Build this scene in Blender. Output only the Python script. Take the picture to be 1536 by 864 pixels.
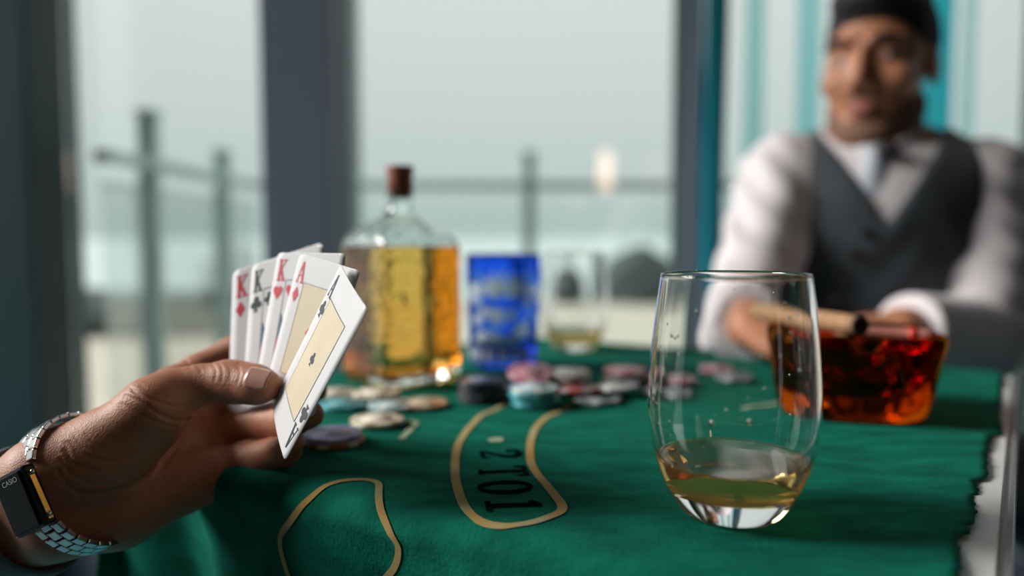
import bpy, bmesh, math, random
import numpy as np
from mathutils import Vector, Matrix

random.seed(7)
for o in list(bpy.data.objects):
    bpy.data.objects.remove(o)
scene = bpy.context.scene
COL = scene.collection

# ------------------------------------------------------------------ camera
F_PX = 1150.0                                  # focal length for a 1536 px wide frame
PITCH = math.atan(76.0 / F_PX)                 # camera looks slightly down
CAM = Vector((0.0, 0.0, 0.891))
cam_data = bpy.data.cameras.new('camera')
cam_data.sensor_width = 36.0
cam_data.lens = F_PX / 1536.0 * 36.0
cam_data.clip_start = 0.02
cam_data.clip_end = 2000
cam_data.dof.use_dof = True
cam_data.dof.focus_distance = 0.410
cam_data.dof.aperture_fstop = 2.1
cam_data.dof.aperture_blades = 0
camera = bpy.data.objects.new('camera', cam_data)
COL.objects.link(camera)
camera.location = CAM
camera.rotation_euler = (math.pi / 2 - PITCH, 0, 0)
scene.camera = camera

# ------------------------------------------------------------------ light
world = bpy.data.worlds.new('overcast_sky')
scene.world = world
world.use_nodes = True
wn = world.node_tree.nodes
wl = world.node_tree.links
for n in list(wn):
    wn.remove(n)
w_out = wn.new('ShaderNodeOutputWorld')
w_bg = wn.new('ShaderNodeBackground')
w_tc = wn.new('ShaderNodeTexCoord')
w_sep = wn.new('ShaderNodeSeparateXYZ')
w_ramp = wn.new('ShaderNodeValToRGB')
wl.new(w_tc.outputs['Generated'], w_sep.inputs[0])
wl.new(w_sep.outputs['Z'], w_ramp.inputs['Fac'])
wl.new(w_ramp.outputs['Color'], w_bg.inputs['Color'])
wl.new(w_bg.outputs[0], w_out.inputs['Surface'])
cr = w_ramp.color_ramp
cr.elements[0].position = 0.0
cr.elements[0].color = (0.54, 0.645, 0.625, 1)
cr.elements[1].position = 1.0
cr.elements[1].color = (0.98, 1.0, 1.0, 1)
e = cr.elements.new(0.28)
e.color = (0.74, 0.805, 0.78, 1)
w_bg.inputs['Strength'].default_value = 1.0

sun_data = bpy.data.lights.new('sun_behind_cloud', 'SUN')
sun_data.energy = 5.0
sun_data.angle = math.radians(28)
sun_data.color = (1.0, 0.96, 0.92)
sun = bpy.data.objects.new('sun_behind_cloud', sun_data)
COL.objects.link(sun)
# light comes from the windows beside the camera, high on the left
sun.rotation_euler = (Vector((0.87, -0.05, -0.48))).to_track_quat('-Z', 'Y').to_euler()

scene.view_settings.view_transform = 'Standard'
scene.view_settings.look = 'None'
scene.view_settings.exposure = 0.0
scene.view_settings.gamma = 1.0
scene.view_settings.use_curve_mapping = False
scene.cycles.max_bounces = 16
scene.cycles.transmission_bounces = 14
scene.cycles.transparent_max_bounces = 16
scene.cycles.glossy_bounces = 8
scene.cycles.diffuse_bounces = 4
scene.cycles.sample_clamp_indirect = 6.0

# ------------------------------------------------------------------ helpers
SP, CP = math.sin(PITCH), math.cos(PITCH)


def ray(px, py):
    a = (px - 768.0) / F_PX
    b = (432.0 - py) / F_PX
    return Vector((a, CP + b * SP, -SP + b * CP))


def at(px, py, depth):
    """World point seen at (px, py) that stands DEPTH metres in front of the camera."""
    d = ray(px, py)
    return CAM + d * (depth / d.y)


def on(px, py, z):
    """World point on the level plane Z seen at (px, py)."""
    d = ray(px, py)
    return CAM + d * ((z - CAM.z) / d.z)


def tag(o, label=None, cat=None, group=None, kind=None):
    if label: o['label'] = label
    if cat: o['category'] = cat
    if group: o['group'] = group
    if kind: o['kind'] = kind
    return o


def thing(name, loc, label, cat, group=None, kind=None):
    o = bpy.data.objects.new(name, None)
    o.empty_display_size = 0.02
    COL.objects.link(o)
    o.location = loc
    return tag(o, label, cat, group, kind)


def mk(name, verts, faces, mat, parent=None, smooth=True, world=True, mods=None):
    """One mesh object; verts are world coordinates unless world=False (local to parent)."""
    me = bpy.data.meshes.new(name)
    vv = [tuple(v) for v in verts]
    me.from_pydata(vv, [], [tuple(int(i) for i in f) for f in faces])
    me.update()
    if smooth:
        me.polygons.foreach_set('use_smooth', [True] * len(me.polygons))
    if mat: me.materials.append(mat)
    o = bpy.data.objects.new(name, me)
    COL.objects.link(o)
    if parent is not None:
        o.parent = parent
        if world:
            root = Vector((0, 0, 0))
            q = parent
            while q is not None:
                root += Vector(q.location)
                q = q.parent
            me.transform(Matrix.Translation(-root))
    return o


def mk_np(name, V, Q, mat, parent=None, smooth=True):
    me = bpy.data.meshes.new(name)
    V = np.asarray(V, dtype=np.float32)
    if parent is not None:
        V = V - np.array(parent.location, dtype=np.float32)
    nq = len(Q)
    me.vertices.add(len(V))
    me.vertices.foreach_set('co', V.ravel())
    me.loops.add(nq * 4)
    me.loops.foreach_set('vertex_index', np.asarray(Q, dtype=np.int32).ravel())
    me.polygons.add(nq)
    me.polygons.foreach_set('loop_start', np.arange(0, nq * 4, 4, dtype=np.int32))
    me.update(calc_edges=True)
    me.validate()
    if smooth:
        me.polygons.foreach_set('use_smooth', [True] * len(me.polygons))
    if mat: me.materials.append(mat)
    o = bpy.data.objects.new(name, me)
    COL.objects.link(o)
    if parent is not None: o.parent = parent
    return o


def box(cx, cy, cz, sx, sy, sz, rz=0.0, bev=0.0):
    bm = bmesh.new()
    bmesh.ops.create_cube(bm, size=1.0)
    bmesh.ops.scale(bm, vec=(sx, sy, sz), verts=bm.verts)
    if bev > 0:
        bmesh.ops.bevel(bm, geom=list(bm.edges), offset=bev, segments=2, affect='EDGES', profile=0.6)
    if rz: bmesh.ops.rotate(bm, cent=(0, 0, 0), matrix=Matrix.Rotation(rz, 3, 'Z'), verts=bm.verts)
    bmesh.ops.translate(bm, vec=(cx, cy, cz), verts=bm.verts)
    vs = [v.co.copy() for v in bm.verts]
    bm.verts.index_update()
    fs = [[v.index for v in f.verts] for f in bm.faces]
    bm.free()
    return vs, fs


def lathe(profile, seg=48, closed_axis=True, cx=0, cy=0, cz=0):
    """Surface of revolution of [(r, z)]; r == 0 ends are closed."""
    vs, fs, rings = [], [], []
    for r, z in profile:
        if r <= 1e-7:
            rings.append([len(vs)])
            vs.append((cx, cy, cz + z))
        else:
            rings.append(list(range(len(vs), len(vs) + seg)))
            for k in range(seg):
                t = 2 * math.pi * k / seg
                vs.append((cx + r * math.cos(t), cy + r * math.sin(t), cz + z))
    for A, B in zip(rings, rings[1:]):
        for k in range(seg):
            k2 = (k + 1) % seg
            if len(A) == 1 and len(B) == 1: continue
            if len(A) == 1: fs.append((A[0], B[k2], B[k]))
            elif len(B) == 1: fs.append((A[k], A[k2], B[0]))
            else: fs.append((A[k], A[k2], B[k2], B[k]))
    fs = [tuple(reversed(f)) for f in fs] if profile[0][1] > profile[-1][1] else fs
    return vs, fs


def spline(pts, n, closed=False):
    """Catmull-Rom resample of a list of tuples into n points."""
    P = [np.array(p, float) for p in pts]
    m = len(P)
    segs = m if closed else m - 1
    out = []
    for i in range(n):
        t = i / (n if closed else n - 1) * segs
        k = min(int(t), segs - 1)
        f = t - k
        if closed:
            p0, p1, p2, p3 = P[(k - 1) % m], P[k % m], P[(k + 1) % m], P[(k + 2) % m]
        else:
            p0, p1, p2, p3 = P[max(k - 1, 0)], P[k], P[k + 1], P[min(k + 2, m - 1)]
        out.append(0.5 * ((2 * p1) + (-p0 + p2) * f + (2 * p0 - 5 * p1 + 4 * p2 - p3) * f * f + (-p0 + 3 * p1 - 3 * p2 + p3) * f ** 3))
    return out


def tube(points, radii, seg=12, caps=True):
    """Tube along 3-D points with a radius for each."""
    P = [Vector(p) for p in points]
    vs, fs = [], []
    up = Vector((0, 0, 1))
    prev = None
    for i, p in enumerate(P):
        d = (P[min(i + 1, len(P) - 1)] - P[max(i - 1, 0)]).normalized()
        if prev is None:
            a = up if abs(d.dot(up)) < 0.9 else Vector((1, 0, 0))
            x = d.cross(a).normalized()
        else:
            x = (prev - d * prev.dot(d)).normalized()
        prev = x
        y = d.cross(x)
        r = radii[i] if hasattr(radii, '__len__') else radii
        for k in range(seg):
            t = 2 * math.pi * k / seg
            vs.append(p + (x * math.cos(t) + y * math.sin(t)) * r)
    for i in range(len(P) - 1):
        for k in range(seg):
            a, b = i * seg + k, i * seg + (k + 1) % seg
            fs.append((a, b, b + seg, a + seg))
    if caps:
        fs.append(tuple(reversed(range(seg))))
        fs.append(tuple(range((len(P) - 1) * seg, len(P) * seg)))
    return vs, fs


def join(*parts):
    vs, fs = [], []
    for v, f in parts:
        n = len(vs)
        vs += list(v)
        fs += [tuple(i + n for i in q) for q in f]
    return vs, fs


# ---- 2-D print shapes -------------------------------------------------
def ribbon(pts, width, closed=False):
    """A flat strip of the given width (number or list) along 2-D points."""
    P = [np.array(p, float) for p in pts]
    n = len(P)
    vs, fs = [], []
    for i in range(n):
        a = P[(i - 1) % n] if closed else P[max(i - 1, 0)]
        b = P[(i + 1) % n] if closed else P[min(i + 1, n - 1)]
        d = b - a
        d = d / (np.linalg.norm(d) + 1e-12)
        nn = np.array([-d[1], d[0]])
        w = width[i] if hasattr(width, '__len__') else width
        vs += [P[i] + nn * w / 2, P[i] - nn * w / 2]
    for i in range(n if closed else n - 1):
        j = (i + 1) % n
        fs.append((2 * i + 1, 2 * j + 1, 2 * j, 2 * i))
    return vs, fs


def seg2(p, q, w, n=2):
    return ribbon([np.array(p) + (np.array(q) - np.array(p)) * i / (n - 1) for i in range(n)], w)


def disc2(c, rx, ry=None, n=20, rings=2):
    ry = rx if ry is None else ry
    vs = [np.array(c, float)]
    fs = []
    for k in range(1, rings + 1):
        for i in range(n):
            t = 2 * math.pi * i / n
            vs.append(np.array([c[0] + rx * k / rings * math.cos(t), c[1] + ry * k / rings * math.sin(t)]))
    for i in range(n):
        fs.append((0, 1 + i, 1 + (i + 1) % n))
    for k in range(1, rings):
        for i in range(n):
            a, b = 1 + (k - 1) * n + i, 1 + (k - 1) * n + (i + 1) % n
            fs.append((a, a + n, b + n, b))
    return vs, fs


def fan2(pts):
    """Polygon filled from its centre."""
    P = [np.array(p, float) for p in pts]
    c = sum(P) / len(P)
    return [c] + P, [(0, 1 + i, 1 + (i + 1) % len(P)) for i in range(len(P))]


def glyph(ch):
    """Slab-serif letters in a box 0..0.62 wide and 0..1 high."""
    T, t, s = 0.16, 0.07, 0.075
    if ch == 'K':
        return join(seg2((.14, .0), (.14, 1), T), seg2((.0, .03), (.28, .03), s), seg2((.0, .97), (.28, .97), s),
                    seg2((.17, .42), (.53, .97), t), seg2((.24, .55), (.53, .02), T * .9),
                    seg2((.36, .03), (.66, .03), s), seg2((.38, .97), (.64, .97), s))
    if ch == 'A':
        return join(seg2((.31, 1), (.55, .02), T * .95), seg2((.29, .98), (.08, .02), t), seg2((.15, .34), (.46, .34), t),
                    seg2((.0, .03), (.2, .03), s), seg2((.4, .03), (.66, .03), s))
    if ch == '1':
        return join(seg2((.33, .0), (.33, 1), T * 1.1, 6), seg2((.1, .04), (.56, .04), s * 1.4, 4), seg2((.33, .96), (.13, .80), s * 1.8, 4))
    if ch == 'T':
        return join(seg2((.33, .0), (.33, 1), T * 1.1, 6), seg2((.0, .96), (.66, .96), s * 1.3, 5), seg2((.15, .03), (.51, .03), s * 1.3, 4),
                    seg2((.03, .97), (.03, .74), s * 1.2, 3), seg2((.63, .97), (.63, .74), s * 1.2, 3))
    if ch == 'O':
        pts = [(.33 + .29 * math.cos(2 * math.pi * i / 28), .5 + .48 * math.sin(2 * math.pi * i / 28)) for i in range(28)]
        w = [.085 + .10 * abs(math.cos(2 * math.pi * i / 28)) for i in range(28)]
        return ribbon(pts, w, closed=True)
    if ch == '2':
        pts = spline([(.08, .70), (.10, .88), (.33, .97), (.55, .84), (.54, .62), (.36, .38), (.08, .07)], 26)
        w = [.10 + .08 * math.sin(math.pi * i / 25) for i in range(26)]
        return join(ribbon(pts, w), seg2((.05, .05), (.6, .05), .11, 5), seg2((.58, .05), (.6, .25), .05, 3), disc2((.11, .70), .065, .065, 10, 1))
    if ch == 'diamond':
        return fan2([(.31, 1.0), (.56, .5), (.31, 0), (.06, .5)])
    if ch == 'heart':
        P = []
        for i in range(32):
            t = 2 * math.pi * i / 32
            P.append((.31 + .0205 * 16 * math.sin(t) ** 3, .56 + .031 * (13 * math.cos(t) - 5 * math.cos(2 * t) - 2 * math.cos(3 * t) - math.cos(4 * t))))
        return fan2(P)
    if ch == 'club':
        return join(disc2((.31, .76), .17, .22, 14, 1), disc2((.12, .44), .17, .21, 14, 1), disc2((.50, .44), .17, .21, 14, 1),
                    fan2([(.26, .5), (.36, .5), (.38, .15), (.50, .0), (.12, .0), (.24, .15)]), disc2((.31, .5), .1, .12, 10, 1))
    return [], []


# ---- implicit surfaces: smooth unions of rounded limbs -----------------
class Field:
    def __init__(self, lo, hi, res):
        self.lo = np.array(lo, float)
        self.res = res
        self.n = np.ceil((np.array(hi, float) - self.lo) / res).astype(int) + 1
        self.F = np.full(self.n, 0.06, dtype=np.float32)

    def like(self):
        g = Field.__new__(Field)
        g.lo, g.res, g.n = self.lo, self.res, self.n
        g.F = np.full(self.n, 0.06, dtype=np.float32)
        return g

    def window(self, lo, hi):
        i0 = np.clip(np.floor((np.array(lo) - self.lo) / self.res).astype(int), 0, self.n)
        i1 = np.clip(np.ceil((np.array(hi) - self.lo) / self.res).astype(int) + 1, 0, self.n)
        if np.any(i1 <= i0): return None, None
        ax = [(self.lo[d] + self.res * np.arange(i0[d], i1[d])).astype(np.float32) for d in range(3)]
        X, Y, Z = ax[0][:, None, None], ax[1][None, :, None], ax[2][None, None, :]
        return tuple(slice(i0[d], i1[d]) for d in range(3)), (X, Y, Z)

    def put(self, sl, d, k, op):
        A = self.F[sl]
        if op == 'add':
            if k > 0:
                h = np.maximum(k - np.abs(A - d), 0) / k
                self.F[sl] = np.minimum(A, d) - h * h * k * 0.25
            else:
                self.F[sl] = np.minimum(A, d)
        else:
            d = -d
            if k > 0:
                h = np.maximum(k - np.abs(A - d), 0) / k
                self.F[sl] = np.maximum(A, d) + h * h * k * 0.25
            else:
                self.F[sl] = np.maximum(A, d)

    def cone(self, a, b, r1, r2, k=0.0, op='add'):
        a, b = np.array(a, float), np.array(b, float)
        m = max(r1, r2) + k + 0.012
        sl, g = self.window(np.minimum(a, b) - m, np.maximum(a, b) + m)
        if sl is None: return
        X, Y, Z = g
        ba = b - a
        L2 = float(ba @ ba) + 1e-12
        t = np.clip(((X - a[0]) * ba[0] + (Y - a[1]) * ba[1] + (Z - a[2]) * ba[2]) / L2, 0, 1)
        d = np.sqrt((X - a[0] - t * ba[0]) ** 2 + (Y - a[1] - t * ba[1]) ** 2 + (Z - a[2] - t * ba[2]) ** 2) - (r1 + (r2 - r1) * t)
        self.put(sl, d.astype(np.float32), k, op)

    def chain(self, pts, k=0.004):
        for (a, r1), (b, r2) in zip(pts, pts[1:]):
            self.cone(a, b, r1, r2, k)

    def ell(self, c, r, k=0.0, op='add', rot=None):
        c, r = np.array(c, float), np.array(r, float)
        m = max(r) + k + 0.012
        sl, g = self.window(c - m, c + m)
        if sl is None: return
        X, Y, Z = g[0] - c[0], g[1] - c[1], g[2] - c[2]
        if rot is not None:
            R = np.array(rot.transposed())
            x = R[0, 0] * X + R[0, 1] * Y + R[0, 2] * Z
            y = R[1, 0] * X + R[1, 1] * Y + R[1, 2] * Z
            z = R[2, 0] * X + R[2, 1] * Y + R[2, 2] * Z
        else:
            x, y, z = X, Y, Z
        k0 = np.sqrt((x / r[0]) ** 2 + (y / r[1]) ** 2 + (z / r[2]) ** 2)
        k1 = np.sqrt((x / r[0] ** 2) ** 2 + (y / r[1] ** 2) ** 2 + (z / r[2] ** 2) ** 2) + 1e-9
        self.put(sl, (k0 * (k0 - 1) / k1).astype(np.float32), k, op)

    def merge(self, other, k):
        self.put((slice(None),) * 3, other.F, k, 'add')

    def coords(self):
        ax = [(self.lo[d] + self.res * np.arange(self.n[d])).astype(np.float32) for d in range(3)]
        return ax[0][:, None, None], ax[1][None, :, None], ax[2][None, None, :]

    def mesh(self):
        """Surface nets: vertices and outward quads of the zero level."""
        F = self.F.copy()
        for d in range(3):
            ix = [slice(None)] * 3
            for e_ in (0, -1):
                ix[d] = e_
                F[tuple(ix)] = np.maximum(F[tuple(ix)], 0.001)
        S = F < 0
        nx, ny, nz = F.shape
        cnt = np.zeros((nx - 1, ny - 1, nz - 1), np.int8)
        for dx in (0, 1):
            for dy in (0, 1):
                for dz in (0, 1):
                    cnt += S[dx:nx - 1 + dx, dy:ny - 1 + dy, dz:nz - 1 + dz]
        act = (cnt > 0) & (cnt < 8)
        idx = np.argwhere(act)
        num = np.full(act.shape, -1, np.int32)
        num[act] = np.arange(len(idx))
        acc = np.zeros((len(idx), 3))
        w = np.zeros(len(idx))
        corners = [(0, 0, 0), (1, 0, 0), (0, 1, 0), (1, 1, 0), (0, 0, 1), (1, 0, 1), (0, 1, 1), (1, 1, 1)]
        edges = [(0, 1), (2, 3), (4, 5), (6, 7), (0, 2), (1, 3), (4, 6), (5, 7), (0, 4), (1, 5), (2, 6), (3, 7)]
        val = [F[idx[:, 0] + c[0], idx[:, 1] + c[1], idx[:, 2] + c[2]].astype(float) for c in corners]
        for i, j in edges:
            m = (val[i] < 0) != (val[j] < 0)
            t = np.where(m, val[i] / (val[i] - val[j] + 1e-20), 0)
            ci, cj = np.array(corners[i], float), np.array(corners[j], float)
            acc += np.where(m[:, None], ci + (cj - ci) * t[:, None], 0)
            w += m
        V = self.lo + (idx + acc / w[:, None]) * self.res
        quads = []
        for d in range(3):
            u, v = (d + 1) % 3, (d + 2) % 3
            s0 = [slice(None)] * 3
            s1 = [slice(None)] * 3
            s0[d] = slice(0, -1)
            s1[d] = slice(1, None)
            ch = np.argwhere(S[tuple(s0)] != S[tuple(s1)])
            ok = (ch[:, u] > 0) & (ch[:, v] > 0) & (ch[:, u] < F.shape[u] - 1) & (ch[:, v] < F.shape[v] - 1)
            ch = ch[ok]
            inside = S[ch[:, 0], ch[:, 1], ch[:, 2]]
            du = np.zeros(3, int)
            dv = np.zeros(3, int)
            du[u] = 1
            dv[v] = 1
            q = [num[tuple((ch - a * du - b * dv).T)] for a, b in ((1, 1), (0, 1), (0, 0), (1, 0))]
            Q = np.stack(q, 1)
            Q[~inside] = Q[~inside][:, ::-1]
            quads.append(Q)
        Q = np.concatenate(quads)
        return V, Q[(Q >= 0).all(1)]


def vertex_normals(V, Q):
    A = V[Q[:, 2]] - V[Q[:, 0]]
    B = V[Q[:, 3]] - V[Q[:, 1]]
    n = np.cross(A, B)
    N = np.zeros_like(V)
    for i in range(4):
        np.add.at(N, Q[:, i], n)
    return N / (np.linalg.norm(N, axis=1, keepdims=True) + 1e-15)


def relax(V, Q, it=2, f=0.5):
    n = len(V)
    for _ in range(it):
        S = np.zeros_like(V)
        c = np.zeros(n)
        for i in range(4):
            np.add.at(S, Q[:, i], V[Q[:, (i + 1) % 4]])
            np.add.at(S, Q[:, i], V[Q[:, (i + 3) % 4]])
            np.add.at(c, Q[:, i], 2)
        V = V + f * (S / np.maximum(c, 1)[:, None] - V)
    return V


# ------------------------------------------------------------------ materials
MATS = {}


def mat(name, base=(.5, .5, .5), rough=.5, metal=0.0, trans=0.0, ior=1.5, sss=0.0, sss_r=(1, .3, .2), sss_s=.004, sheen=0.0,
        coat=0.0, emit=None, estr=0.0, base2=None, nscale=20.0, ndetail=4.0, nlo=.35, nhi=.65, bump=0.0, bscale=100.0, bdist=.001,
        alpha=1.0, spec=.5, stretch=None, bstretch=None, btype='noise'):
    m = bpy.data.materials.new(name)
    m.use_nodes = True
    nt = m.node_tree
    b = nt.nodes['Principled BSDF']
    b.inputs['Base Color'].default_value = (*base, 1)
    b.inputs['Roughness'].default_value = rough
    b.inputs['Metallic'].default_value = metal
    b.inputs['IOR'].default_value = ior
    b.inputs['Transmission Weight'].default_value = trans
    b.inputs['Specular IOR Level'].default_value = spec
    b.inputs['Sheen Weight'].default_value = sheen
    b.inputs['Coat Weight'].default_value = coat
    b.inputs['Alpha'].default_value = alpha
    if sss > 0:
        b.inputs['Subsurface Weight'].default_value = sss
        b.inputs['Subsurface Radius'].default_value = sss_r
        b.inputs['Subsurface Scale'].default_value = sss_s
    if emit:
        b.inputs['Emission Color'].default_value = (*emit, 1)
        b.inputs['Emission Strength'].default_value = estr
    tc = None

    def coord(st):
        nonlocal tc
        if tc is None: tc = nt.nodes.new('ShaderNodeTexCoord')
        if st is None: return tc.outputs['Object']
        mp = nt.nodes.new('ShaderNodeMapping')
        mp.inputs['Scale'].default_value = st[:3]
        if len(st) > 3: mp.inputs['Rotation'].default_value = (0, 0, st[3])
        nt.links.new(tc.outputs['Object'], mp.inputs['Vector'])
        return mp.outputs['Vector']
    if base2 is not None:
        nz = nt.nodes.new('ShaderNodeTexNoise')
        nz.inputs['Scale'].default_value = nscale
        nz.inputs['Detail'].default_value = ndetail
        nt.links.new(coord(stretch), nz.inputs['Vector'])
        rp = nt.nodes.new('ShaderNodeValToRGB')
        rp.color_ramp.elements[0].position = nlo
        rp.color_ramp.elements[0].color = (*base, 1)
        rp.color_ramp.elements[1].position = nhi
        rp.color_ramp.elements[1].color = (*base2, 1)
        nt.links.new(nz.outputs['Fac'], rp.inputs['Fac'])
        nt.links.new(rp.outputs['Color'], b.inputs['Base Color'])
    if bump > 0:
        if btype == 'voronoi':
            nz = nt.nodes.new('ShaderNodeTexVoronoi')
            out = nz.outputs['Distance']
        elif btype == 'wave':
            nz = nt.nodes.new('ShaderNodeTexWave')
            nz.inputs['Distortion'].default_value = 2.0
            out = nz.outputs['Fac']
        else:
            nz = nt.nodes.new('ShaderNodeTexNoise')
            nz.inputs['Detail'].default_value = 5.0
            out = nz.outputs['Fac']
        nz.inputs['Scale'].default_value = bscale
        nt.links.new(coord(bstretch), nz.inputs['Vector'])
        bp = nt.nodes.new('ShaderNodeBump')
        bp.inputs['Strength'].default_value = bump
        bp.inputs['Distance'].default_value = bdist
        nt.links.new(out, bp.inputs['Height'])
        nt.links.new(bp.outputs['Normal'], b.inputs['Normal'])
    MATS[name] = m
    return m


def pane_mat(name, tint=(1, 1, 1), gloss=1.0, rough=0.0):
    """Thin sheet of window glass: clear where looked through, mirror-like by the Fresnel law."""
    m = bpy.data.materials.new(name)
    m.use_nodes = True
    nt = m.node_tree
    nt.nodes.remove(nt.nodes['Principled BSDF'])
    out = nt.nodes['Material Output']
    tr = nt.nodes.new('ShaderNodeBsdfTransparent')
    tr.inputs[0].default_value = (*tint, 1)
    gl = nt.nodes.new('ShaderNodeBsdfGlossy')
    gl.inputs['Roughness'].default_value = rough
    fr = nt.nodes.new('ShaderNodeFresnel')
    fr.inputs[0].default_value = 1.45
    mu = nt.nodes.new('ShaderNodeMath')
    mu.operation = 'MULTIPLY'
    mu.inputs[1].default_value = gloss
    mx = nt.nodes.new('ShaderNodeMixShader')
    nt.links.new(fr.outputs[0], mu.inputs[0])
    nt.links.new(mu.outputs[0], mx.inputs[0])
    nt.links.new(tr.outputs[0], mx.inputs[1])
    nt.links.new(gl.outputs[0], mx.inputs[2])
    nt.links.new(mx.outputs[0], out.inputs['Surface'])
    return m


def drink_mat(name, color, ior=1.5, rough=0.0):
    m = bpy.data.materials.new(name)
    m.use_nodes = True
    nt = m.node_tree
    nt.nodes.remove(nt.nodes['Principled BSDF'])
    g = nt.nodes.new('ShaderNodeBsdfGlass')
    g.inputs['Color'].default_value = (*color, 1)
    g.inputs['IOR'].default_value = ior
    g.inputs['Roughness'].default_value = rough
    nt.links.new(g.outputs[0], nt.nodes['Material Output'].inputs['Surface'])
    return m


# ================================================================== THE SETTING
M_floor = mat('teal_floor', (.02, .15, .19), .45, base2=(.03, .19, .23), nscale=3)
M_frame = mat('frame_grey_violet', (.27, .29, .37), .55, base2=(.29, .31, .39), nscale=2)
M_frame_dark = mat('frame_dark_teal', (.014, .050, .062), .5, base2=(.018, .060, .072), nscale=2)
M_frame_side = mat('frame_pale_teal', (.21, .29, .29), .5, base2=(.24, .32, .32), nscale=3)
M_wall = mat('wall_dark', (.16, .15, .15), .8, base2=(.19, .18, .175), nscale=3, bump=.1, bscale=60)
M_pane = pane_mat('window_glass', (.985, .995, .99), 1.6)
M_sand = mat('pale_paving', (.50, .46, .38), .8, base2=(.60, .55, .46), nscale=.9)
M_sea = mat('misty_sea', (.60, .70, .68), .30, base2=(.64, .74, .72), nscale=.05, spec=.6)  # haze over the water is put into this pale colour
M_hedge = mat('hedge_leaves', (.035, .060, .062), .8, base2=(.08, .10, .095), nscale=8, bump=.6, bscale=14, bdist=.05)
M_rail = mat('rail_metal', (.42, .55, .54), .45, metal=.2)
M_blue = mat('blue_curtain_cloth', (.012, .46, .60), .75, base2=(.022, .56, .70), nscale=5, sheen=.2)

GLZ = 1.92                                     # distance of the window wall
WALL_TOP = 3.2


def setting(name, v, f, m, parent=None, smooth=False, label=None):
    o = mk(name, v, f, m, parent, smooth)
    if parent is None: tag(o, label, None, None, 'structure')
    return o


def quad(p, m, name):
    return setting(name, p, [(0, 1, 2, 3)], m)


setting('floor', *box(.9, -.05, -.03, 6.2, 4.3, .06), M_floor, label='dark teal floor of the room')
setting('ceiling', *box(.8, -.15, 2.80, 5.2, 4.3, .08), M_wall, label='unseen dark ceiling added to cut the light from overhead')  # out of view, added to lower the light on the table
setting('wall_back', *box(.9, -2.3, 1.6, 6.2, .1, 3.2), M_wall, label='dark wall behind the camera')
setting('added_wall_left', *box(-1.78, -1.05, 1.4, .1, 2.5, 2.8), M_wall, label='unseen dark wall added to block light from behind left')  # out of view, added to darken the hanging front of the cloth
setting('wall_right', *box(3.3, -.2, 1.6, .1, 4.2, 3.2), M_wall, label='dark wall beyond the seated man')

# columns of the window wall
setting('trim_1', *box(-1.44, GLZ, 1.6, .62, .22, WALL_TOP, bev=.006), M_frame_dark, label='dark teal column at the picture edge')
c2 = setting('trim_2', *box(-.525, GLZ + .02, 1.6, .165, .14, WALL_TOP, bev=.006), M_frame, label='grey violet column behind the cards')
setting('window_frame', *box(-.455, GLZ + .16, 1.6, .075, .14, WALL_TOP, bev=.004), M_frame_side, c2)
c3 = setting('trim_3', *box(.452, GLZ + .02, 1.6, .028, .10, WALL_TOP, bev=.004), M_frame, label='slim grey mullion between the bottle and the man')
setting('window_frame', *box(.424, GLZ + .05, 1.6, .030, .05, WALL_TOP, bev=.004), M_frame_side, c3)
setting('trim_4', *box(1.46, GLZ, 1.6, .30, .16, WALL_TOP, bev=.006), M_frame_dark, label='dark column at the edge behind the man')
setting('trim_5', *box(0, GLZ + .02, WALL_TOP + .06, 4.4, .16, .12), M_frame, label='head rail above the windows')
setting('trim_6', *box(0.05, GLZ + .02, .04, 2.7, .10, .08), M_frame, label='sill at the foot of the windows')
for i, (x0, x1) in enumerate(((-1.13, -.49), (-.42, .41), (.466, 1.31))):
    w = setting('window_%d' % (i + 1), *box((x0 + x1) / 2, GLZ + .05, 1.64, x1 - x0, .006, 3.12), M_pane,
                label=('tall clear window pane looking onto the railing corner', 'wide clear window pane behind the bottle', 'clear window pane behind the seated man')[i])

# blue curtain gathered beside the mullion
vs, fs = [], []
NC, NZ = 40, 12
for j in range(NZ + 1):
    z = .06 + (WALL_TOP - .1) * j / NZ
    for i in range(NC + 1):
        s = i / NC
        vs.append((.462 + .052 * s + .003 * math.sin(z * 5), GLZ - .055 + .016 * math.sin(s * 19 + .5 * math.sin(z * 3)), z))
for j in range(NZ):
    for i in range(NC):
        a = j * (NC + 1) + i
        fs.append((a, a + 1, a + NC + 2, a + NC + 1))
cur = mk('curtain', vs, fs, M_blue)
so = cur.modifiers.new('thickness', 'SOLIDIFY')
so.thickness = .003
tag(cur, 'narrow blue curtain gathered beside the slim mullion left of the man', 'curtain')

# tinted panes outside the bay, standing in for teal stripes behind the man
for nm, px0, px1, col, lab in (
        ('a', 1111, 1140, (.62, .82, .82), 'pale teal glass fin nearest the blue curtain'),
        ('b', 1188, 1222, (.60, .84, .85), 'teal glass fin just left of the man\'s head'),
        ('c', 1374, 1418, (.20, .66, .72), 'bright turquoise glass fin right beside the man\'s ear'),
        ('d', 1432, 1450, (.70, .86, .86), 'pale slim glass fin outermost behind the man\'s shoulder')):
    m = pane_mat('stripe_glass_' + nm, col, .5)
    Y = 2.35
    x0, x1 = (px0 - 768) / F_PX * Y, (px1 - 768) / F_PX * Y
    stripe = thing('glass_stripe', ((x0 + x1) / 2, Y, 0), lab, 'glass panel', 'glass stripes outside the window')
    mk('pane', *box((x0 + x1) / 2, Y, 1.6, x1 - x0, .012, 3.1, bev=.002), m, stripe, False)
    mk('clamp', *box((x0 + x1) / 2, Y, .03, (x1 - x0) * .7, .04, .06, bev=.003), M_rail, stripe, False)

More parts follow.
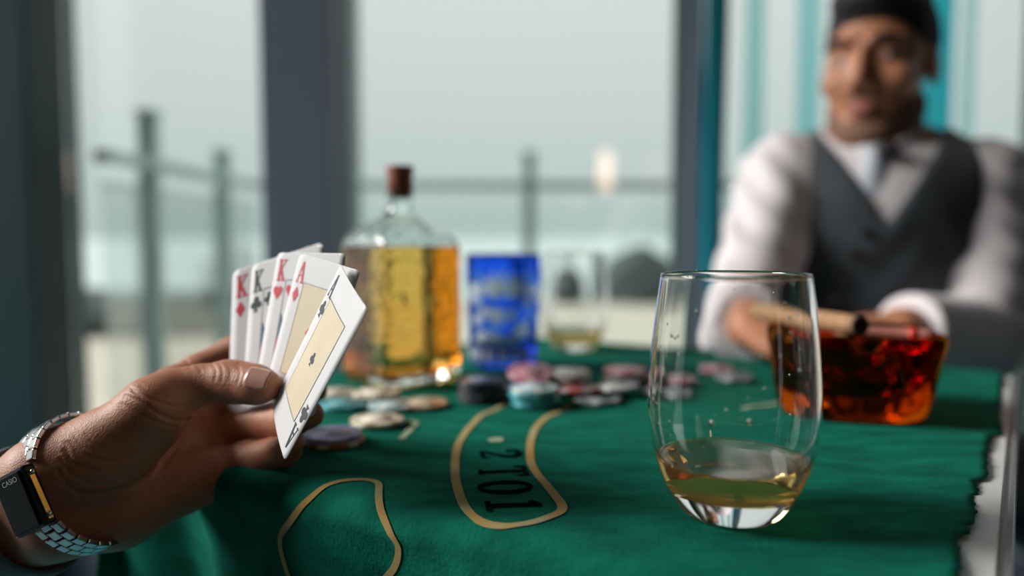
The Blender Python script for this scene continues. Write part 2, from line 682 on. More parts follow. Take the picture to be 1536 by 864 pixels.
# terrace and what lies beyond
quad([(-30, GLZ + .13, -.06), (30, GLZ + .13, -.06), (30, 12.0, -.06), (-30, 12.0, -.06)], M_sand, 'ground')['label'] = 'pale paved terrace outside the windows'
quad([(-900, 12.0, -.5), (900, 12.0, -.5), (900, 1500, -.5), (-900, 1500, -.5)], M_sea, 'sea')['label'] = 'misty pale sea beyond the terrace'


def blob(name, c, r, seed, label, cat):
    bm = bmesh.new()
    bmesh.ops.create_icosphere(bm, subdivisions=4, radius=1)
    rnd = random.Random(seed)
    ph = [rnd.uniform(0, 6.28) for _ in range(9)]
    for v in bm.verts:
        n = v.co.normalized()
        d = 1 + .10 * math.sin(5 * n.x + ph[0]) * math.sin(4 * n.z + ph[1]) + .06 * math.sin(11 * n.x + ph[2]) * math.sin(13 * n.z + ph[3]) + .05 * math.sin(17 * n.y + ph[4]) * math.sin(19 * n.x + ph[5])
        v.co = Vector((n.x * r[0] * d, n.y * r[1] * d, max(n.z * r[2] * d, -r[2] * .6)))
    vv = [v.co + Vector(c) for v in bm.verts]
    bm.verts.index_update()
    ff = [[v.index for v in f.verts] for f in bm.faces]
    bm.free()
    return tag(mk(name, vv, ff, M_hedge), label, cat)


blob('shrub', (1.85, 11.2, .22), (.55, .5, .52), 3, 'dark rounded shrub seen just left of the tall glass', 'shrub')
blob('shrub', (.75, 11.5, .14), (.40, .42, .34), 4, 'low dark shrub seen behind the far drinking glass', 'shrub')
blob('hedge', (-4.3, 7.6, .10), (2.1, .4, .30), 5, 'long low dark hedge outside the pane by the dark column', 'hedge')

# railing: a run along the side and one across the far end, meeting at a corner post
RAILZ = 1.10


def rail_post(x, y, h, label):
    t = thing('railing_post', (x, y, -.06), label, 'post', 'posts of the terrace railing')
    mk('shaft', *box(x, y, h / 2 - .03, .048, .048, h, bev=.006), M_rail, t, False)
    mk('cap', *box(x, y, h - .022, .058, .058, .016, bev=.004), M_rail, t, False)
    mk('base_plate', *box(x, y, -.054, .11, .11, .012, bev=.003), M_rail, t, False)


rail_post(-1.05, 2.24, 1.27, 'thick grey railing post nearest the dark column')
rail_post(-1.05, 2.80, 1.22, 'grey railing post just left of the wide grey column')
rail_post(.07, 3.15, 1.25, 'grey railing post standing above the blue tumbler')
rail_post(1.12, 3.15, 1.22, 'grey railing post behind the seated man')
for nm, pts, lab in (('a', [(-1.05, 1.98, 0), (-1.05, 3.15, 0)], 'grey handrail sloping away beyond the pane by the dark column'), ('b', [(-1.05, 3.15, 0), (1.6, 3.15, 0)], 'level grey handrail beyond the window behind the bottle')):
    (x0, y0, _), (x1, y1, _) = pts
    t = thing('railing', ((x0 + x1) / 2, (y0 + y1) / 2, RAILZ), lab, 'railing', 'handrails of the terrace')
    L = math.hypot(x1 - x0, y1 - y0)
    rz = math.atan2(y1 - y0, x1 - x0)
    mk('top_rail', *box((x0 + x1) / 2, (y0 + y1) / 2, RAILZ, L, .05, .032, rz, .006), M_rail, t, False)
    mk('glass_panel', *box((x0 + x1) / 2, (y0 + y1) / 2, .55, L, .008, .98, rz), pane_mat('rail_glass_' + nm, (.96, .985, .98), .6), t, False)

# lamp behind the camera whose glow is mirrored in the window
lamp = thing('floor_lamp', (.60, -1.0, 0), 'slim floor lamp whose warm glow is mirrored in the window above the tumbler', 'lamp')
M_lampglow = mat('lamp_glow', (.9, .8, .7), .5, emit=(1.0, .62, .42), estr=9.0)
M_black = mat('black_metal', (.02, .02, .022), .4, metal=.6)
mk('base', *lathe([(0, 0), (.13, 0), (.13, .015), (.02, .022), (0, .022)], 32, cx=.60, cy=-1.0), M_black, lamp)
mk('pole', *lathe([(.011, .02), (.011, 1.19)], 16, cx=.60, cy=-1.0), M_black, lamp)
mk('shade', *lathe([(0, 1.18), (.035, 1.185), (.042, 1.21), (.042, 1.41), (.035, 1.435), (0, 1.44)], 24, cx=.60, cy=-1.0), M_lampglow, lamp)

# ================================================================== TABLE AND CLOTH
TH = math.radians(31)
TU = Vector((math.cos(TH), -math.sin(TH), 0))
TV = Vector((math.sin(TH), math.cos(TH), 0))
TO = Vector((-.13416, .44815, 0))
A0, B1 = -.225, .634
TOPZ = .7500                                    # cloth surface


def a_right(b): return .3585 + .045 * b


def tb(a, b, z=0.0):
    return TO + TU * a + TV * b + Vector((0, 0, z))


M_white = mat('white_laminate', (.70, .70, .68), .35, base2=(.76, .76, .74), nscale=12)
M_steel = mat('brushed_steel', (.55, .55, .56), .3, metal=1.0)
M_trim = mat('grey_edge', (.30, .30, .31), .4, metal=.5)


def prism(pts, z0, z1, bev=0.0):
    bm = bmesh.new()
    lo = [bm.verts.new((p.x, p.y, z0)) for p in pts]
    f = bm.faces.new(lo)
    r = bmesh.ops.extrude_face_region(bm, geom=[f])
    bmesh.ops.translate(bm, vec=(0, 0, z1 - z0), verts=[g for g in r['geom'] if isinstance(g, bmesh.types.BMVert)])
    bmesh.ops.recalc_face_normals(bm, faces=bm.faces)
    if bev: bmesh.ops.bevel(bm, geom=list(bm.edges), offset=bev, segments=3, affect='EDGES')
    bm.verts.index_update()
    v = [w_.co.copy() for w_ in bm.verts]
    f = [[w_.index for w_ in q.verts] for q in bm.faces]
    bm.free()
    return v, f


table = thing('table', tb(.075, .317), 'small square white table under the green cloth', 'table')
cor = [tb(A0 + .012, .012), tb(a_right(.012), .012), tb(a_right(B1), B1 - .012), tb(A0 + .012, B1 - .012)]
mk('tabletop', *prism(cor, .722, .7478, .003), M_white, table, False)
mk('edge_strip', *prism([tb(a_right(.012), .012), tb(a_right(.012) + .004, .012), tb(a_right(B1) + .004, B1 - .012), tb(a_right(B1), B1 - .012)], .719, .7472, .001), M_trim, table, False)
for a, b in ((A0 + .13, .15), (.30, .12), (.33, B1 - .06), (A0 + .06, B1 - .06)):
    q = tb(a, b)
    mk('leg', *box(q.x, q.y, .361, .036, .036, .722, -TH, .003), M_steel, table, False)

RC = .014


def wrinkle(a, b):
    w = .0007 * math.sin(38 * b + 9 * a + 1.4 * math.sin(21 * a)) + .0005 * math.sin(71 * b - 26 * a + 2.0) + .0003 * math.sin(140 * b + 33 * a + 1.2 * math.sin(40 * b))
    w += .0018 * math.exp(-((b - .05 - .10 * (a - .25)) / .018) ** 2) * (1 / (1 + math.exp(-(a - .20) / .02))) * .6
    w += .0012 * math.exp(-((b - .33 + .25 * (a - .3)) / .02) ** 2) * (1 / (1 + math.exp(-(a - .29) / .02)))
    return w


def cloth(a, b):
    da = max(A0 - a, 0.0)
    db = max(-b, 0.0)
    df = max(b - B1, 0.0)
    ea, eb = max(a, A0), min(max(b, 0.0), B1)
    if df > 0: n, ex = Vector((0, 1)), df
    else:
        ex = math.hypot(da, db)
        n = Vector((-da, -db)) / ex if ex > 1e-9 else Vector((0, -1))
    z = TOPZ + wrinkle(a, b) * max(0, 1 - ex / .02) * min(1, max(eb, 0) / .02 + .3)
    if ex <= 1e-9: return tb(a, b, z)
    arc = math.pi / 2 * RC
    if ex < arc:
        t = ex / RC
        out, dz = RC * math.sin(t), RC * (1 - math.cos(t))
    else:
        drop = ex - arc
        fold = drop / (drop + .05) * (.010 * math.sin(34 * a + 2.2) + .006 * math.sin(61 * a - 1.0))
        turn = min(max(0.0, .035 - a), .16)
        out, dz = RC - drop * .10 + fold - drop / (drop + .03) * (.7 * turn * turn + .10 * turn), RC + drop
    return tb(ea + n.x * out, eb + n.y * out, z - dz)


EDGE = [(-.45, .346), (0, .346), (.0664, .3455), (.098, .3440), (.106, .3500), (.1115, .3469), (.121, .3508), (.1465, .3514), (.165, .3500), (.185, .3530), (.2006, .3510), (.2090, .3576), (.2149, .3576), (.27, .3580), (.3254, .3615), (.3350, .3690), (.40, .3680), (.50, .3720), (.6383, .3774), (.75, .379)]


def edge(b):
    for (b0, e0), (b1, e1) in zip(EDGE, EDGE[1:]):
        if b <= b1:
            e_ = e0 + (e1 - e0) * (b - b0) / (b1 - b0)
            break
    return e_ + .0009 * math.sin(b * 410) * math.sin(b * 97) + .0007 * math.sin(b * 923 + 1)


M_cloth = mat('green_felt', (.0036, .092, .060), .92, base2=(.0070, .190, .124), nscale=48, ndetail=6, nlo=.3, nhi=.75, sheen=.0, bump=.55, bscale=420, bdist=.0012,
              stretch=(.6, 1.5, 1.0, .54), spec=.05)
NA, HANG = 150, .40
bs = [-HANG + i * .008 for i in range(int(HANG / .008))]
bs += [-.05 + 0 * i for i in []]
fine = [i * .0035 - .036 for i in range(int((B1 + .07) / .0035))]
bs = [b for b in bs if b < -.037] + fine
vs, fs = [], []
for b in bs:
    r = edge(b)
    for i in range(NA + 1):
        s = i / NA
        a = (A0 - .12) + (r - (A0 - .12)) * s
        vs.append(cloth(a, b))
for j in range(len(bs) - 1):
    for i in range(NA):
        q = j * (NA + 1) + i
        fs.append((q, q + 1, q + NA + 2, q + NA + 1))
tcl = mk('tablecloth', vs, fs, M_cloth)
so = tcl.modifiers.new('thickness', 'SOLIDIFY')
so.thickness = .0012
so.offset = -1.0
tag(tcl, 'green felt gaming cloth with a ragged cut edge, draped over the white table', 'tablecloth')

M_gold = mat('gold_print', (.46, .30, .10), .9, base2=(.40, .36, .20), nscale=45, nlo=.35, nhi=.7, spec=.08)
M_pale = mat('pale_print', (.42, .46, .30), .8, base2=(.30, .40, .26), nscale=60, spec=.08)
M_ink = mat('black_print', (.003, .008, .009), .95, base2=(.003, .018, .016), nscale=80, nlo=.4, nhi=.8, spec=.0)


def cloth_print(name, shape, m, lift=.0006, label=None):
    v2, f = shape
    v = []
    for p in v2:
        q = cloth(p[0], p[1])
        e1 = cloth(p[0] + .002, p[1]) - cloth(p[0] - .002, p[1])
        e2 = cloth(p[0], p[1] + .002) - cloth(p[0], p[1] - .002)
        n = e1.cross(e2).normalized()
        v.append(q + n * lift)
    f2 = []
    for q in f:                                   # print faces up
        A, B, C_ = [Vector((v2[i][0], v2[i][1])) for i in q[:3]]
        f2.append(q if (B - A).cross(C_ - A) > 0 else tuple(reversed(q)))
    o = mk(name, v, f2, m, tcl)
    if label: o['label'] = label
    return o


RING = [(.011, .235), (.0167, .1975), (.0215, .1748), (.0324, .1433), (.0445, .1165), (.0606, .0888), (.0783, .0623), (.0932, .0421), (.1093, .0224), (.1218, .0093), (.1336, .0), (.1434, -.0038), (.1539, -.0025), (.1612, .0039), (.166, .0117), (.1684, .0209), (.1689, .0279), (.1669, .0336), (.1625, .0394), (.1535, .049), (.1405, .0637), (.1262, .0798), (.1114, .0981), (.0982, .1202), (.0849, .1458), (.074, .1711), (.0659, .1984), (.0617, .2279), (.060, .26)]
cloth_print('printed_outline', ribbon(spline(RING, 170), .0053), M_gold, label='gold outline around the printed number bet')
R2 = [(0.014, -0.0681), (0.0113, -0.0636), (0.0082, -0.0561), (0.0062, -0.0454), (0.0085, -0.0381), (0.0177, -0.0283), (0.0266, -0.0181), (0.032, -0.0115), (0.0353, -0.0036), (0.0392, 0.0055), (0.0474, 0.0134), (0.0543, 0.015), (0.0612, 0.0118), (0.0699, 0.0017), (0.0799, -0.0092), (0.0888, -0.0174), (0.0945, -0.0251), (0.0939, -0.0319), (0.0892, -0.0408), (0.0827, -0.0482), (0.0767, -0.0547)]
cloth_print('printed_outline', ribbon(spline(R2, 120), .0040), M_gold, label='gold outline running down the hanging front of the cloth')
cloth_print('printed_dot', disc2((.0665, .1282), .0057, .0057, 20, 3), M_pale, label='pale round dot beside the lettering')
RD, UD = np.array([.61, -.79]), np.array([.79, .61])
for ch, c, h in (('2', (.0862, .1020), .0262), ('T', (.1060, .0735), .0290), ('O', (.1238, .0470), .0300), ('1', (.1441, .0228), .0296)):
    v2, f2 = glyph(ch)
    v2 = [np.array(c) + RD * (p[0] - .33) * h * (1.0 if ch != 'O' else 1.1) + UD * (p[1] - .5) * h for p in v2]
    cloth_print('printed_character', (v2, f2), M_ink)
cloth_print('printed_stroke', ribbon(spline([(-.0245, .1426), (-.0150, .1424), (-.0090, .1300), (.0080, .0970)], 24), .0048), M_pale)
cloth_print('printed_stroke', ribbon(spline([(.188, .315), (.198, .333), (.212, .350)], 14), .0055), M_pale)


# ================================================================== THINGS ON THE TABLE
CLZ = TOPZ + .0012                              # things stand on the nap of the cloth
M_glass = drink_mat('clear_glass', (1, 1, 1), 1.47)


def mix_glow(m, col, fac):
    """Mix scattering colour into a glass shader, standing in for glow in the liquid."""
    nt = m.node_tree
    g = [n for n in nt.nodes if n.type == 'BSDF_GLASS'][0]
    t, d = nt.nodes.new('ShaderNodeBsdfTranslucent'), nt.nodes.new('ShaderNodeBsdfDiffuse')
    m0, m1 = nt.nodes.new('ShaderNodeMixShader'), nt.nodes.new('ShaderNodeMixShader')
    for n in (t, d): n.inputs['Color'].default_value = (*col, 1)
    m1.inputs[0].default_value = fac
    nt.links.new(t.outputs[0], m0.inputs[1])
    nt.links.new(d.outputs[0], m0.inputs[2])
    nt.links.new(g.outputs[0], m1.inputs[1])
    nt.links.new(m0.outputs[0], m1.inputs[2])
    nt.links.new(m1.outputs[0], nt.nodes['Material Output'].inputs['Surface'])


M_wine = drink_mat('pale_gold_wine', (.95, .78, .45), 1.345 / 1.47)
mix_glow(M_wine, (.80, .54, .20), .20)  # amber mixed in for the golden light inside the wine
M_wine_top = drink_mat('wine_surface', (1, 1, 1), 1.345)
M_water = drink_mat('water_drops', (1, 1, 1), 1.33)


def add_relief(m, scale, strength, dist):
    nt = m.node_tree
    tc = nt.nodes.new('ShaderNodeTexCoord')
    nz = nt.nodes.new('ShaderNodeTexVoronoi')
    nz.inputs['Scale'].default_value = scale
    bp = nt.nodes.new('ShaderNodeBump')
    bp.inputs['Strength'].default_value = strength
    bp.inputs['Distance'].default_value = dist
    nt.links.new(tc.outputs['Object'], nz.inputs['Vector'])
    nt.links.new(nz.outputs['Distance'], bp.inputs['Height'])
    g = [n for n in nt.nodes if n.type == 'BSDF_GLASS'][0]
    nt.links.new(bp.outputs['Normal'], g.inputs['Normal'])


# ---- stemless wine glasses
OUT = [(.0, .0012), (.016, .0010), (.0205, .0), (.0240, .0008), (.0275, .0050), (.0318, .0120), (.0358, .0205), (.0391, .0310), (.0414, .0430), (.0425, .0560), (.0422, .0680), (.0413, .0820), (.0398, .0960), (.0382, .1090), (.0366, .1205)]
RIM = [(.03655, .1214), (.0361, .1219), (.03555, .1214)]
IN_ = [(.0354, .1205), (.0369, .1090), (.0385, .0960), (.0400, .0820), (.0409, .0680), (.0412, .0560), (.0401, .0430), (.0377, .0310), (.0342, .0220), (.0285, .0160), (.0200, .0135), (.0100, .0125), (.0, .0122)]


def fine_profile(p, n):
    return [tuple(q) for q in spline(p, n)]


def inner_r(z):
    pr = [(z_, r_) for r_, z_ in reversed(IN_)]
    for (z0, r0), (z1, r1) in zip(pr, pr[1:]):
        if z <= z1: return r0 + (r1 - r0) * (z - z0) / (z1 - z0)
    return pr[-1][1]


def wine_glass(loc, level, label):
    t = thing('stemless_wine_glass', loc, label, 'glass', 'stemless wine glasses')
    inner = [(r, z) for r, z in fine_profile(IN_, 70)]
    rr = inner_r(level)
    prof = fine_profile(OUT, 44) + RIM + [q for q in inner if q[1] > level + .0008] + [(rr, level)]
    prof[0] = (0, prof[0][1])
    mk('bowl', *lathe(prof, 96), M_glass, t, world=False)
    low = [q for q in reversed(inner) if q[1] < level - .0008]
    low[0] = (0, low[0][1])
    nlow = len(low)
    lp = low + [(rr, level), (rr - .0006, level - .0004), (rr - .0018, level - .0007), (rr * .5, level - .0008), (0, level - .0008)]
    v, f = lathe(lp, 96)
    w = mk('wine', v, f, M_wine, t, world=False)
    w.data.materials.append(M_wine_top)
    for p in w.data.polygons:
        if sum(v[i][2] for i in p.vertices) / len(p.vertices) > level - .0009 and p.normal.z > .3: p.material_index = 1
    w['label'] = 'pale gold wine at the bottom'
    return t


g1 = on(1096, 768, CLZ)
glass1 = wine_glass((g1.x, g1.y, CLZ), .0290, 'large clear stemless glass in front, with a little white wine')
g2 = on(863, 517, CLZ)
glass2 = wine_glass((.0785, .955, CLZ), .0250, 'smaller looking blurred stemless glass behind the chips, near the far table edge')
# condensation drops on the inside of the near glass
rnd = random.Random(11)
dv, df = [], []
for i in range(46):
    ang = rnd.uniform(-2.9, -.2) if i < 34 else rnd.uniform(0, 6.28)
    z = rnd.choice([rnd.uniform(.07, .118), rnd.uniform(.085, .112), rnd.uniform(.045, .07)])
    r = inner_r(z) - .0001
    rad = rnd.choice([.0004, .0005, .0007, .0009, .0012 if i % 5 == 0 else .0006])
    c = Vector((r * math.cos(ang), r * math.sin(ang), z))
    n = Vector((-math.cos(ang), -math.sin(ang), 0))
    tx = Vector((-math.sin(ang), math.cos(ang), 0))
    base = len(dv)
    S = 8
    for k, (h, q) in enumerate(((-.1, 1.0), (.25, .85), (.42, .5))):
        for s in range(S):
            a = 2 * math.pi * s / S
            dv.append(c + tx * math.cos(a) * rad * q + Vector((0, 0, 1)) * math.sin(a) * rad * q * 1.25 + n * rad * h)
    dv.append(c + n * rad * .5)
    for k in range(2):
        for s in range(S):
            a_, b_ = base + k * S + s, base + k * S + (s + 1) % S
            df.append((a_, b_, b_ + S, a_ + S))
    for s in range(S):
        df.append((base + 2 * S + s, base + 2 * S + (s + 1) % S, base + 3 * S))
    df.append(tuple(base + s for s in reversed(range(S))))
tag(mk('condensation_drops', dv, df, M_water, glass1, world=False), 'fine droplets inside the bowl', kind='stuff')

# ---- liquor bottle: square with rounded corners, a corner towards the viewer
M_bglass = drink_mat('bottle_glass', (.97, .99, .985), 1.47)
add_relief(M_bglass, 110, .55, .0012)
M_tequila = drink_mat('golden_liquor', (.93, .70, .33), 1.36 / 1.47)
M_tequila_top = drink_mat('liquor_surface', (1, 1, 1), 1.36)
nt = M_tequila.node_tree
M_cork = mat('cork_stopper', (.20, .045, .018), .55, base2=(.30, .085, .035), nscale=60, bump=.3, bscale=300, bdist=.0005)


def sq_ring(half, rad, z, rot, n=10, ripple=0.0, ph=0.0):
    pts = []
    rad = min(rad, half * .999)
    for q in range(4):
        cx = (half - rad) * (1 if q in (0, 3) else -1)
        cy = (half - rad) * (1 if q in (0, 1) else -1)
        for i in range(n + 1):
            t = (q + i / n) * math.pi / 2
            pts.append((cx + rad * math.cos(t), cy + rad * math.sin(t)))
        # straight side subdivided for the hammered relief
        nx = [(-1, 1), (-1, -1), (1, -1), (1, 1)][q]
        ax, ay = pts[-1]
        if q == 0: bx, by = -(half - rad), half
        elif q == 1: bx, by = -half, -(half - rad)
        elif q == 2: bx, by = (half - rad), -half
        else: bx, by = half, (half - rad)
        for i in range(1, n):
            f = i / n
            pts.append((ax + (bx - ax) * f, ay + (by - ay) * f))
    out = []
    c, s = math.cos(rot), math.sin(rot)
    for i, (x, y) in enumerate(pts):
        L = math.hypot(x, y)
        k = 1 + ripple * (math.sin(i * 1.7 + z * 420 + ph) * math.sin(z * 260 + i * .45)) / max(L, 1e-4)
        out.append((c * x * k - s * y * k, s * x * k + c * y * k, z))
    return out


def loft(rings, cap0=True, cap1=True):
    n = len(rings[0])
    vs, fs = [], []
    for r in rings: vs += r
    for j in range(len(rings) - 1):
        for i in range(n):
            a, b = j * n + i, j * n + (i + 1) % n
            fs.append((a, b, b + n, a + n))
    if cap0:
        z0 = sum(p[2] for p in rings[0]) / n
        cx, cy = sum(p[0] for p in rings[0]) / n, sum(p[1] for p in rings[0]) / n
        vs.append((cx, cy, z0))
        fs += [(len(vs) - 1, (i + 1) % n, i) for i in range(n)]
    if cap1:
        b0 = (len(rings) - 1) * n
        z0 = sum(p[2] for p in rings[-1]) / n
        cx, cy = sum(p[0] for p in rings[-1]) / n, sum(p[1] for p in rings[-1]) / n
        vs.append((cx, cy, z0))
        fs += [(len(vs) - 1, b0 + i, b0 + (i + 1) % n) for i in range(n)]
    return vs, fs


BROT = math.radians(45 - 3)
bx, by = -.1085, .748
bottle = thing('liquor_bottle', (bx, by, CLZ), 'square clear glass bottle of golden liquor with a reddish cork', 'bottle')
H = .0445
prof_o = [(.036, .010, 0), (.0405, .012, .001), (.0435, .012, .005)] + [(H, .012, .010 + .119 * i / 30) for i in range(31)] + \
         [(H * .985, .014, .136), (.0405, .018, .1425), (.0340, .022, .149), (.0250, .0200, .1555), (.0165, .0150, .1605), (.0125, .0120, .166), (.0115, .0114, .172), (.0113, .0112, .178), (.0130, .0129, .1795), (.0130, .0129, .1835)]
prof_i = [(.0095, .0094, .1835), (.0092, .0091, .172), (.0100, .0099, .1655), (.0140, .013, .1595), (.0225, .018, .1535), (.0315, .020, .147), (.0375, .016, .1410), (.0408, .012, .1345), (.0411, .010, .1310)]
rings = [sq_ring(h, r, z, BROT, ripple=.0007 if 12 < k < 28 else 0) for k, (h, r, z) in enumerate(prof_o)]
rings += [sq_ring(h, r, z, BROT) for h, r, z in prof_i]
mk('glass_body', *loft(rings, True, False), M_bglass, bottle, world=False)
liq = [(.030, .010, .0110), (.0380, .010, .0125)] + [(.0412, .010, .016 + .112 * i / 10) for i in range(11)] + [(.0411, .010, .1310), (.0395, .010, .1304), (.020, .009, .1304)]
v, f = loft([sq_ring(h, r, z, BROT) for h, r, z in liq])
lo_ = mk('liquor', v, f, M_tequila, bottle, world=False)
lo_.data.materials.append(M_tequila_top)
for p in lo_.data.polygons:
    if sum(v[i][2] for i in p.vertices) / len(p.vertices) > .1302 and p.normal.z > .3: p.material_index = 1
lo_['label'] = 'golden liquor filling the bottle to the shoulder'
mk('cork', *lathe([(0, .1775), (.0088, .1775), (.0090, .1840), (.0118, .1842), (.0126, .186), (.0122, .197), (.0136, .2065), (.0132, .2085), (0, .2090)], 32), M_cork, bottle, world=False)

def frosted(name, col):
    """Ground crystal: partly clear, partly frosted white, with glints."""
    m = bpy.data.materials.new(name)
    m.use_nodes = True
    nt = m.node_tree
    nt.nodes.remove(nt.nodes['Principled BSDF'])
    d, t, g = nt.nodes.new('ShaderNodeBsdfDiffuse'), nt.nodes.new('ShaderNodeBsdfTransparent'), nt.nodes.new('ShaderNodeBsdfGlossy')
    g.inputs['Roughness'].default_value = .25
    for n in (d, t): n.inputs['Color'].default_value = (*col, 1)
    m1, m2 = nt.nodes.new('ShaderNodeMixShader'), nt.nodes.new('ShaderNodeMixShader')
    m1.inputs[0].default_value = .62
    m2.inputs[0].default_value = .12
    nt.links.new(d.outputs[0], m1.inputs[1])
    nt.links.new(t.outputs[0], m1.inputs[2])
    nt.links.new(m1.outputs[0], m2.inputs[1])
    nt.links.new(g.outputs[0], m2.inputs[2])
    nt.links.new(m2.outputs[0], nt.nodes['Material Output'].inputs['Surface'])
    return m


# ---- cobalt cut-crystal tumbler
M_cobalt = drink_mat('cobalt_glass', (.13, .32, .97), 1.45, .05)
nt = M_cobalt.node_tree
M_cut = frosted('cut_clear_crystal', (.70, .86, .96))
M_cut2 = frosted('cut_frosted_crystal', (.88, .96, .99))
tumbler = thing('crystal_tumbler', (-.0095, .838, CLZ), 'cobalt blue cut crystal tumbler with clear floral cuts beside the bottle', 'tumbler')
TR, TH_ = .0405, .1220


def tum_r(z): return .0365 + .0042 * min(1, z / .09)


pr = [(0, .001), (.030, .0), (.0350, .0015), (tum_r(.004), .005)] + [(tum_r(z), z) for z in np.linspace(.012, .1195, 14)] + [(TR, .1215), (TR - .0012, .1220), (TR - .0028, .1212)] + \
     [(tum_r(z) - .0038, z) for z in np.linspace(.118, .018, 12)] + [(.028, .0125), (0, .0118)]
CUTS = []


def cut(name, ang, z, w, h, tilt, m, label=None):
    """Lens-shaped cut on the tumbler wall, bulging a hair out of it."""
    vs, fs = [], []
    n, rr = 14, 3
    vs.append((0, 0, 1))
    for k in range(1, rr + 1):
        for i in range(n):
            t = 2 * math.pi * i / n
            x = w / 2 * math.cos(t) * (1 - .35 * abs(math.sin(t))) * k / rr
            y = h / 2 * math.sin(t) * k / rr
            vs.append((x, y, 1 - (k / rr) ** 2))
    for i in range(n): fs.append((0, 1 + i, 1 + (i + 1) % n))
    for k in range(1, rr):
        for i in range(n):
            a, b = 1 + (k - 1) * n + i, 1 + (k - 1) * n + (i + 1) % n
            fs.append((a, a + n, b + n, b))
    c, s = math.cos(tilt), math.sin(tilt)
    CUTS.append((ang, z, w, h, c, s))
    P = []
    for x, y, b in vs:
        x2, y2 = c * x - s * y, s * x + c * y
        zz = z + y2
        R = tum_r(zz) + .0002 + .0008 * b
        a = ang + x2 / tum_r(z)
        P.append((R * math.cos(a), R * math.sin(a), zz))
    return mk(name, P, fs, m, tumbler, world=False)


FR = -math.pi / 2
for rep in range(3):
    base = FR + rep * 2 * math.pi / 3
    for i in range(7):                                        # fan of petals
        th = (i - 3) * .42
        cut('petal', base - math.sin(th) * .016 / TR, .078 + math.cos(th) * .016, .0085, .0280, th, M_cut2)
    cut('medallion', base - .10 / 1, .0565, .021, .020, 0, M_cut2)
    cut('medallion', base - .80, .0800, .024, .026, 0, M_cut2)
    cut('medallion', base + .74, .0790, .019, .025, 0, M_cut)
    for i, (da, z, w, h, tl) in enumerate(((-.62, .0335, .021, .014, .2), (-.12, .0325, .021, .014, 0), (.33, .0350, .012, .024, -.5), (.66, .0440, .011, .026, -.3), (-.46, .0600, .012, .016, .7), (.24, .0600, .011, .015, -.7), (-.74, .0520, .016, .015, .3))):
        cut('leaf_cut', base + da, z, w, h, tl, M_cut if i % 2 else M_cut2)
for i in range(16):
    cut('base_flute', FR + i * 2 * math.pi / 16, .0145, .0125, .0165, 0, M_cut2)
# the blue overlay is missing wherever a cut was ground through it
pr = [(0, .001), (.030, .0), (.0350, .0015), (tum_r(.004), .005)] + [(tum_r(z), z) for z in np.linspace(.007, .1195, 76)] + [(TR, .1215), (TR - .0012, .1220), (TR - .0028, .1212)] + \
     [(tum_r(z) - .0038, z) for z in np.linspace(.118, .018, 12)] + [(.028, .0125), (0, .0118)]
v, f = lathe(pr, 160)
tbody = mk('body', v, f, M_cobalt, tumbler, world=False)
tbody.data.materials.append(M_glass)
fi_ = []
for p in tbody.data.polygons:
    c = p.center
    ang, z, r = math.atan2(c.y, c.x), c.z, math.hypot(c.x, c.y)
    hit = 1 if r < tum_r(z) - .002 and z > .01 else 0
    if not hit:
        for (a0, z0, w, h, cc_, ss_) in CUTS:
            dz = z - z0
            if abs(dz) > .016: continue
            dx = ((ang - a0 + math.pi) % (2 * math.pi) - math.pi) * tum_r(z0)
            if abs(dx) > .016: continue
            x, y = cc_ * dx + ss_ * dz, -ss_ * dx + cc_ * dz
            sy = min(1, abs(y) / (h / 2))
            if (x / (w / 2)) ** 2 + sy ** 2 < .82:
                hit = 1
                break
    fi_.append(hit)
tbody.data.polygons.foreach_set('material_index', fi_)

# ---- poker chips
CR, CT = .0203, .0034


def chip_mats(key, body, spot, inlay):
    return (mat('chip_%s' % key, body, .42, base2=tuple(min(1, c * 1.15 + .005) for c in body), nscale=90), mat('chip_%s_spot' % key, spot, .45), mat('chip_%s_inlay' % key, inlay, .35, coat=.2))


CM = {'purple': chip_mats('purple', (.42, .41, .66), (.32, .31, .58), (.50, .49, .74)),
      'orange': chip_mats('orange', (.36, .14, .035), (.66, .62, .54), (.55, .42, .24)),
      'cream': chip_mats('cream', (.70, .63, .50), (.38, .29, .20), (.80, .74, .62)),
      'teal': chip_mats('teal', (.035, .24, .27), (.10, .46, .52), (.16, .42, .44)),
      'paleblue': chip_mats('paleblue', (.30, .44, .47), (.62, .66, .64), (.48, .60, .60)),
      'tan': chip_mats('tan', (.30, .19, .11), (.55, .46, .36), (.52, .45, .36)),
      'black': chip_mats('black', (.010, .012, .020), (.045, .05, .075), (.14, .18, .26)),
      'pink': chip_mats('pink', (.55, .18, .26), (.68, .50, .52), (.60, .30, .36)),
      'white': chip_mats('white', (.58, .60, .58), (.30, .32, .34), (.66, .68, .66)),
      'grey': chip_mats('grey', (.14, .17, .19), (.52, .55, .56), (.30, .34, .35)),
      'red': chip_mats('red', (.34, .035, .045), (.60, .60, .58), (.42, .12, .12))}
body_prof = [(0, 0), (CR - .0008, 0), (CR - .0002, .0003), (CR, .0009), (CR, CT - .0009), (CR - .0002, CT - .0003), (CR - .0008, CT), (0, CT)]
CHIP_BODY = lathe(body_prof, 40)
CHIP_INLAY = lathe([(CR * .62, CT - .0002), (CR * .62, CT + .00022), (0, CT + .00022)], 32)


